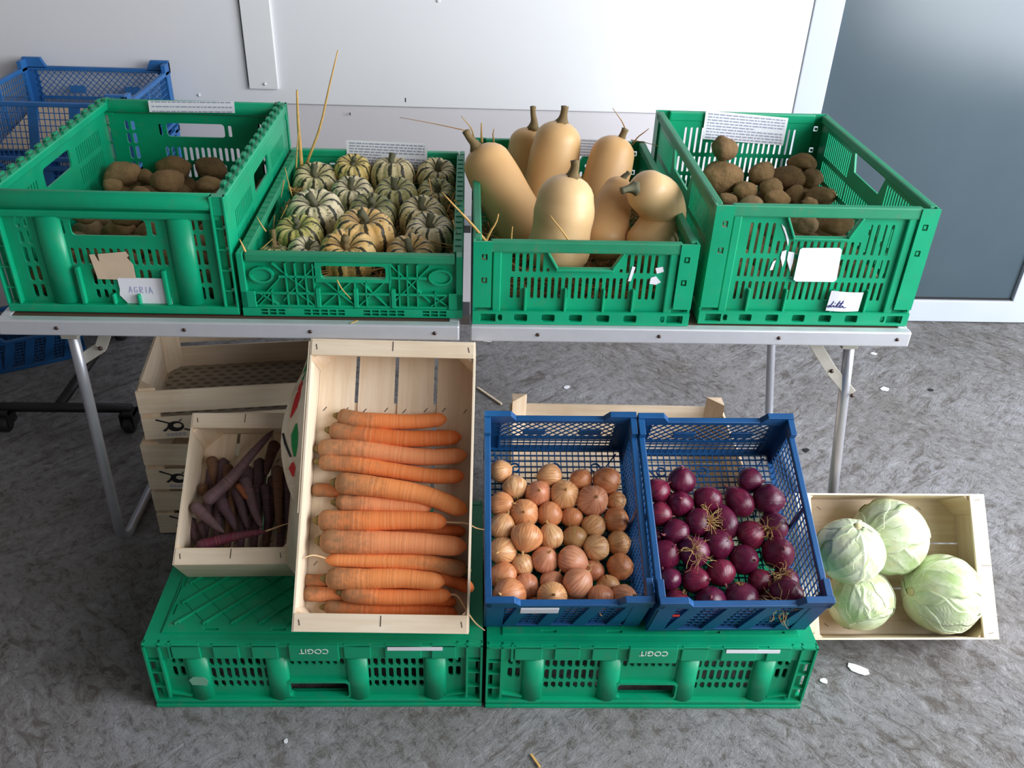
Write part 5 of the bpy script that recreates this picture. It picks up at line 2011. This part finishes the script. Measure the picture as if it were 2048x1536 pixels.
def sheet(name, corners, Y, label, lines, cat='paper', mat=PAPER, bulge=0.0, outline=None, seed=3):
    """flat paper from its corners (tl,tr,br,bl); printed lines as small word bars"""
    rs = random.Random(seed)
    q = [at_y(c, Y) for c in corners]
    nrm = (q[1] - q[0]).cross(q[3] - q[0]).normalized()
    if nrm.y > 0:
        nrm = -nrm
    m = MB()
    N = 8
    ol = outline or [(0, 0), (1, 0), (1, 1), (0, 1)]

    def pt(u, v, d):
        return lerp2(q, u, v) + nrm * (d + bulge * math.sin(math.pi * u))
    if outline:
        tri = tessellate_polygon([[Vector((u, v, 0)) for u, v in ol]])
        n = len(ol)
        vs = [pt(u, v, 0.0004) for u, v in ol] + [pt(u, v, 0) for u, v in ol]
        fs = [tuple(t) for t in tri] + [tuple(i + n for i in reversed(t)) for t in tri] + [(i, (i + 1) % n, (i + 1) % n + n, i + n) for i in range(n)]
        m.add(vs, fs)
    else:
        vs = [pt(i / N, v, d) for d in (0.0004, 0) for v in (0, 1) for i in range(N + 1)]
        W1 = N + 1
        fs = []
        for i in range(N):
            fs += [(i, i + 1, W1 + i + 1, W1 + i), (3 * W1 + i, 3 * W1 + i + 1, 2 * W1 + i + 1, 2 * W1 + i), (i + 1, i, 2 * W1 + i, 2 * W1 + i + 1), (W1 + i, W1 + i + 1, 3 * W1 + i + 1, 3 * W1 + i)]
        fs += [(0, W1, 3 * W1, 2 * W1), (N, 2 * W1 + N, 3 * W1 + N, W1 + N)]
        m.add(vs, fs)
    o = m.build(name, mat)
    tag(o, label, cat)
    if lines:
        n, hgt = lines
        m = MB()
        for k in range(n):
            v = 0.10 + 0.82 * k / max(1, n - 1)
            u = 0.035
            end = 0.97 if k % 5 != 4 else rs.uniform(0.3, 0.85)
            while u < end:
                w_ = rs.uniform(0.02, 0.075)
                a, b_ = u, min(end, u + w_)
                m.add([pt(a, v - hgt / 2, 0.0007), pt(b_, v - hgt / 2, 0.0007), pt(b_, v + hgt / 2, 0.0007), pt(a, v + hgt / 2, 0.0007)], [(0, 1, 2, 3)])
                u = b_ + 0.012
        pr = m.build('print', INK, o, fix=False)
        pr['kind'] = 'stuff'
    o['_q'] = 0
    del o['_q']
    return o, pt


def strokes(name, par, pt, lines, wd, mat):
    """handwriting: polylines in sheet uv drawn as thin ribbons"""
    m = MB()
    for ln in lines:
        P = [pt(u, v, 0.0009) for u, v in ln]
        for a, b_ in zip(P, P[1:]):
            d = (b_ - a)
            if d.length < 1e-6:
                continue
            s = d.normalized().cross(Vector((0, -1, 0.2)).normalized()) * wd / 2
            e = d.normalized() * wd * 0.3
            m.add([a - s - e, a + s - e, b_ + s + e, b_ - s + e], [(0, 1, 2, 3)])
    return m.build(name, mat, par, fix=False)


sheet('paper_sheet', [(296, 201), (468, 203), (470, 226), (299, 224)], 1.4664 + 0.566, 'narrow printed paper strip on the back rim of the left potato crate', (3, 0.10), seed=1)
sheet('paper_sheet', [(692, 280), (854, 287), (855, 342), (695, 333)], 1.4641 + 0.580, 'printed paper sheet standing behind the striped squashes', (9, 0.05), seed=2)
sheet('paper_sheet', [(1158, 277), (1232, 281), (1236, 316), (1156, 312)], 1.4450 + 0.582, 'printed paper sheet mostly hidden behind the butternut squashes', (6, 0.07), seed=4)
sheet('paper_sheet', [(1412, 221), (1577, 236), (1566, 291), (1404, 278)], 1.4583 + 0.580, 'printed paper sheet inside the back of the right potato crate', (9, 0.045), seed=5)
nt, pt = sheet('paper_note', [(234, 555), (334, 557), (347, 613), (238, 611)], 1.4664 + 0.0095, 'white torn note with faint handwriting tucked behind a hook, left crate front', None,
               outline=[(0, 0), (0.9, 0.0), (1, 0.08), (1, 1), (0.2, 0.97), (0.12, 0.8), (0.03, 0.62), (0.04, 0.4)])
AG = [[(.22, .52), (.25, .30), (.28, .52)], [(.23, .44), (.27, .44)], [(.38, .33), (.33, .33), (.32, .42), (.33, .51), (.38, .50), (.38, .43), (.35, .43)],
      [(.43, .52), (.43, .31), (.48, .33), (.48, .40), (.43, .42), (.49, .53)], [(.55, .31), (.55, .52)], [(.60, .53), (.63, .31), (.67, .54)], [(.61, .45), (.66, .45)]]
strokes('handwriting', nt, pt, AG, 0.0010, PALEINK)
sheet('torn_card', [(178, 508), (255, 503), (272, 556), (196, 558)], 1.4664 + 0.0085, 'torn brown card scrap with slits stuck to the left crate front', None, 'card', CARD,
      outline=[(0, 0.02), (0.13, 0.02), (0.17, 0.28), (0.2, 0.30), (0.22, 0.02), (0.95, 0), (1.0, 0.16), (0.93, 0.22), (1.04, 0.5), (1, 1), (0.55, 0.97), (0.5, 1.04), (0, 1)])
nt, pt = sheet('paper_note', [(1663, 581), (1727, 585), (1716, 622), (1651, 621)], 1.4583 + 0.0020, 'small white note with blue handwriting on the right crate front', None, bulge=0.003)
DI = [[(.08, .72), (.04, .74), (.02, .80), (.06, .82), (.10, .74), (.16, .50), (.10, .78), (.13, .80), (.19, .70), (.20, .78), (.24, .78)], [(.21, .58), (.22, .59)],
      [(.24, .78), (.34, .46), (.28, .78), (.33, .78), (.44, .44), (.37, .78), (.41, .79), (.46, .70), (.43, .72), (.42, .78), (.48, .74), (.50, .80), (.57, .78)], [(.30, .58), (.45, .56)]]
strokes('handwriting', nt, pt, DI, 0.0016, BLUEINK)
# label plate and torn label remains are stuck to the crates: parts of them
fpR = [c for c in crateR.children if c.name.startswith('front_panel')][0]
fpS = [c for c in crateS.children if c.name.startswith('front_panel')][0]


def stuck(name, pxs, Mc, y, par, mat):
    Mi = Mc.inverted()
    pts = [Mi @ at_y(p, (Mc @ Vector((0.2, y, 0.1))).y) for p in pxs]
    MB().panel([[(p.x, p.z) for p in pts]], 0.0006, FRONT(y)).build(name, mat, par)


stuck('label_plate', [(1600, 499), (1605, 496), (1680, 496), (1684, 500), (1673, 560), (1668, 564), (1592, 563), (1587, 559)], M_R, 0.0045, fpR, PAPER)
for q in ([(1563, 448), (1570, 455), (1578, 480), (1576, 492), (1571, 470)], [(1564, 503), (1573, 500), (1570, 520), (1565, 534), (1561, 515)], [(1577, 503), (1589, 505), (1586, 525), (1580, 543), (1574, 520)], [(1546, 523), (1552, 520), (1545, 540), (1539, 540)]):
    stuck('torn_label', q, M_R, 0.0095, fpR, PAPER)
for q in ([(1311, 537), (1326, 534), (1328, 544), (1314, 548)], [(1265, 533), (1271, 535), (1262, 562), (1256, 563)], [(1302, 556), (1312, 553), (1322, 565), (1312, 570), (1299, 568)]):
    stuck('torn_label', q, M_S, 0.0095, fpS, PAPER)
fo = [c for c in crateO.children if c.name.startswith('front_wall')][0]
MB().box(0.034, 0.046, 0.0005, 0.0018, 0.085, 0.093).build('red_sticker_scrap', REDINK, fo)

# ================================================================== straw
rs = random.Random(5)


def straw_bed(M, x0, x1, y0, y1, zf, n, label, mat=STRAWD):
    m = MB()
    for k in range(n):
        x, y = rs.uniform(x0, x1), rs.uniform(y0, y1)
        edge = min(x - x0, x1 - x, y - y0, y1 - y)
        z = zf + rs.uniform(0, 0.026) + (0.055 * rs.random() if edge < 0.035 else 0)
        a = rs.uniform(0, math.pi)
        L = rs.uniform(0.03, 0.11)
        d = Vector((math.cos(a) * L / 2, math.sin(a) * L / 2, rs.uniform(-.010, .014)))
        c = Vector((x, y, z))
        p, q = c - d, c + d
        for e in (p, q):
            e.x = min(max(e.x, x0), x1)
            e.y = min(max(e.y, y0), y1)
            e.z = max(e.z, zf)
        if (q - p).length > 0.01:
            m.bar(p, q, rs.uniform(.0014, .0034), 0.001)
    o = m.build('straw_bed', mat)
    o.matrix_world = M
    tag(o, label, 'straw', kind='stuff')


straw_bed(M_P, 0.016, 0.384, 0.020, 0.58, 0.012, 1100, 'loose straw bedding under the striped squashes in the low crate')
straw_bed(M_S, 0.016, 0.384, 0.020, 0.58, 0.012, 1200, 'loose straw bedding under the butternut squashes')


def stalk(pts, ys, r, label, mat=STRAWM, taper=True):
    P = resample([at_y(p, y) for p, y in zip(pts, ys)], 8)
    m = MB()
    m.tube(P, [r * (1 - (0.6 * i / 7 if taper else 0)) for i in range(8)], 6)
    tag(m.build('straw_stalk', mat, None, True), label, 'straw', 'loose straw stalks')


stalk([(604, 345), (600, 290), (596, 240), (594, 180)], [2.00, 2.01, 2.01, 2.01], 0.0055, 'thick straw stalk standing upright at the left back of the low crate')
stalk([(612, 330), (640, 255), (658, 175), (676, 100)], [2.00, 2.01, 2.01, 2.01], 0.0035, 'tallest straw, thin and brown, leaning right against the white wall')
stalk([(592, 345), (594, 300), (597, 265)], [1.99, 1.99, 1.99], 0.0024, 'short straw beside the thick upright stalk')
stalk([(940, 263), (890, 252), (845, 243), (800, 235)], [1.97, 1.97, 1.97, 1.97], 0.0014, 'thin dark straw pointing left above the butternut crate', STRAWD)
stalk([(976, 488), (945, 450), (912, 415), (884, 385)], [1.475, 1.49, 1.50, 1.51], 0.0032, 'long straw sticking out over the left corner of the butternut crate')
stalk([(968, 492), (980, 465), (992, 445), (997, 428)], [1.50, 1.50, 1.50, 1.50], 0.0026, 'bent straw inside the front left corner of the butternut crate')
stalk([(1022, 492), (1023, 470), (1025, 453)], [1.50, 1.50, 1.50], 0.0022, 'short upright straw behind the butternut crate front rim')
stalk([(1142, 488), (1125, 463), (1110, 444), (1100, 430)], [1.475, 1.48, 1.485, 1.49], 0.0020, 'straw leaning on the stout pale butternut squash')
stalk([(1265, 290), (1275, 275), (1288, 265), (1298, 257)], [1.95, 1.95, 1.95, 1.95], 0.0018, 'dark straw pointing right behind the leaning butternut squash', STRAWD)
stalk([(1252, 262), (1245, 245), (1235, 230), (1225, 216)], [1.95, 1.95, 1.95, 1.95], 0.0015, 'thin straw rising left of the wall screw behind the butternuts', STRAWD)
stalk([(1262, 280), (1285, 284), (1302, 288), (1316, 292)], [1.95, 1.95, 1.95, 1.95], 0.0013, 'thin straw reaching toward the right potato crate', STRAWD)
stalk([(964, 285), (963, 268), (963, 246)], [1.99, 1.99, 1.99], 0.0032, 'stubby straw upright behind the slender butternut stem')
stalk([(948, 275), (943, 258), (936, 248), (922, 232)], [2.0, 2.0, 2.0, 2.0], 0.0020, 'feathery straw at the back left corner of the butternut crate')
stalk([(988, 285), (986, 270), (988, 258)], [1.99, 1.99, 1.99], 0.0022, 'short straw beside the stubby upright one at the back')
stalk([(586, 398), (578, 370), (570, 335)], [1.80, 1.80, 1.80], 0.0018, 'pale straw leaning on the left wall of the low crate')
stalk([(532, 463), (523, 450), (514, 434)], [1.60, 1.60, 1.60], 0.0018, 'bent straw on the left rim of the low crate')
stalk([(493, 508), (486, 493), (479, 478)], [1.475, 1.475, 1.475], 0.0026, 'short thick straw on the front left corner of the low crate')
stalk([(520, 500), (535, 487), (545, 478)], [1.50, 1.50, 1.50], 0.0016, 'thin straw beside the cut pale stem in the low crate')
stalk([(674, 560), (684, 578), (702, 598)], [1.461, 1.459, 1.457], 0.0016, 'straw hanging out of the low crate hand hold')
stalk([(908, 400), (918, 408), (930, 420)], [1.72, 1.72, 1.72], 0.0018, 'short straw across the right rim of the low crate')
for k, (a, b_) in enumerate((((858, 358), (866, 400)), ((575, 410), (560, 440)), ((568, 360), (562, 395)), ((905, 440), (915, 470)))):
    stalk([a, b_], [1.75 - 0.06 * k, 1.74 - 0.06 * k], 0.0014, ('straw lying over the dull olive striped squash', 'brown straw low against the left wall of the low crate', 'brown straw near the back left of the low crate', 'straw between the two middle crates')[k], STRAWD)
# straw on the table edge and on the floor
p = at_z((710, 640), TZ + 0.001)
tag(MB().bar((p.x - 0.006, 1.4385, TZ + 0.0015), (p.x + 0.006, 1.4455, TZ + 0.0035), 0.003, 0.0012).build('straw_stalk', STRAWM), 'tiny straw scrap on the table edge below the low crate', 'straw', 'loose straw stalks')
a, b_ = at_z((955, 775), 0.004), at_z((1003, 808), 0.004)
tag(MB().bar(a, b_, 0.006, 0.004).build('wood_splinter', WOODX), 'thin wooden splinter on the floor right of the carrot crate', 'splinter')
a, b_ = at_z((1062, 1508), 0.003), at_z((1080, 1534), 0.003)
tag(MB().bar(a, b_, 0.004, 0.002).build('straw_stalk', STRAWM), 'straw piece on the floor at the bottom edge of the picture', 'straw', 'loose straw stalks')

# ================================================================== floor litter
FLAKE = m_plain('white_paint_flake', lin(226, 226, 232), 0.7, 0, 0.08, 40)


def flake(px, wd, hg, ang, label, name='paper_scrap', mat=FLAKE, seed=1):
    r_ = random.Random(seed)
    c = at_z(px, 0.002)
    k = depth(c) / FPX
    n = 9
    lp = []
    for i in range(n):
        t = 2 * math.pi * i / n
        q = r_.uniform(0.7, 1.15)
        lp.append((wd * k * q * math.cos(t), hg * k * 1.25 * q * math.sin(t)))
    m = MB()
    m.panel([lp], 0.0016, FLAT(0.0028))
    o = m.build(name, mat)
    o.location = (c.x, c.y, 0.0)
    o.rotation_euler = (0, 0, ang)
    tag(o, label, 'litter', 'scraps on the floor')


flake((1716, 1338), 20, 11, -0.6, 'largest white scrap on the floor below the cabbage crate', seed=2)
flake((1648, 1362), 9, 6, 0.3, 'small white scrap beside the right corner of the green crate', seed=3)
flake((1133, 774), 9, 4, 0.7, 'white flake on the floor above the wooden crate', seed=4)
flake((975, 682), 8, 3, 0, 'white flake just below the table edge at the centre', seed=5)
flake((1747, 707), 7, 4, -0.3, 'white flake right of the right table leg', seed=6)
flake((1770, 778), 11, 7, 0.2, 'white smear of plaster between the right leg and door', seed=7)
flake((1704, 700), 5, 3, 0.2, 'tiny white flake against the top of the right leg', seed=8)
flake((1612, 900), 8, 5, 0.5, 'dark pebble on the floor behind the red onion crate', 'pebble', DARKMETAL, seed=9)
flake((572, 1482), 4, 5, 0, 'pale grain on the floor in front of the left green crate', seed=10)
flake((1862, 780), 6, 4, 0.5, 'dark pebble on the bare floor right of the table', 'pebble', DARKMETAL, seed=11)
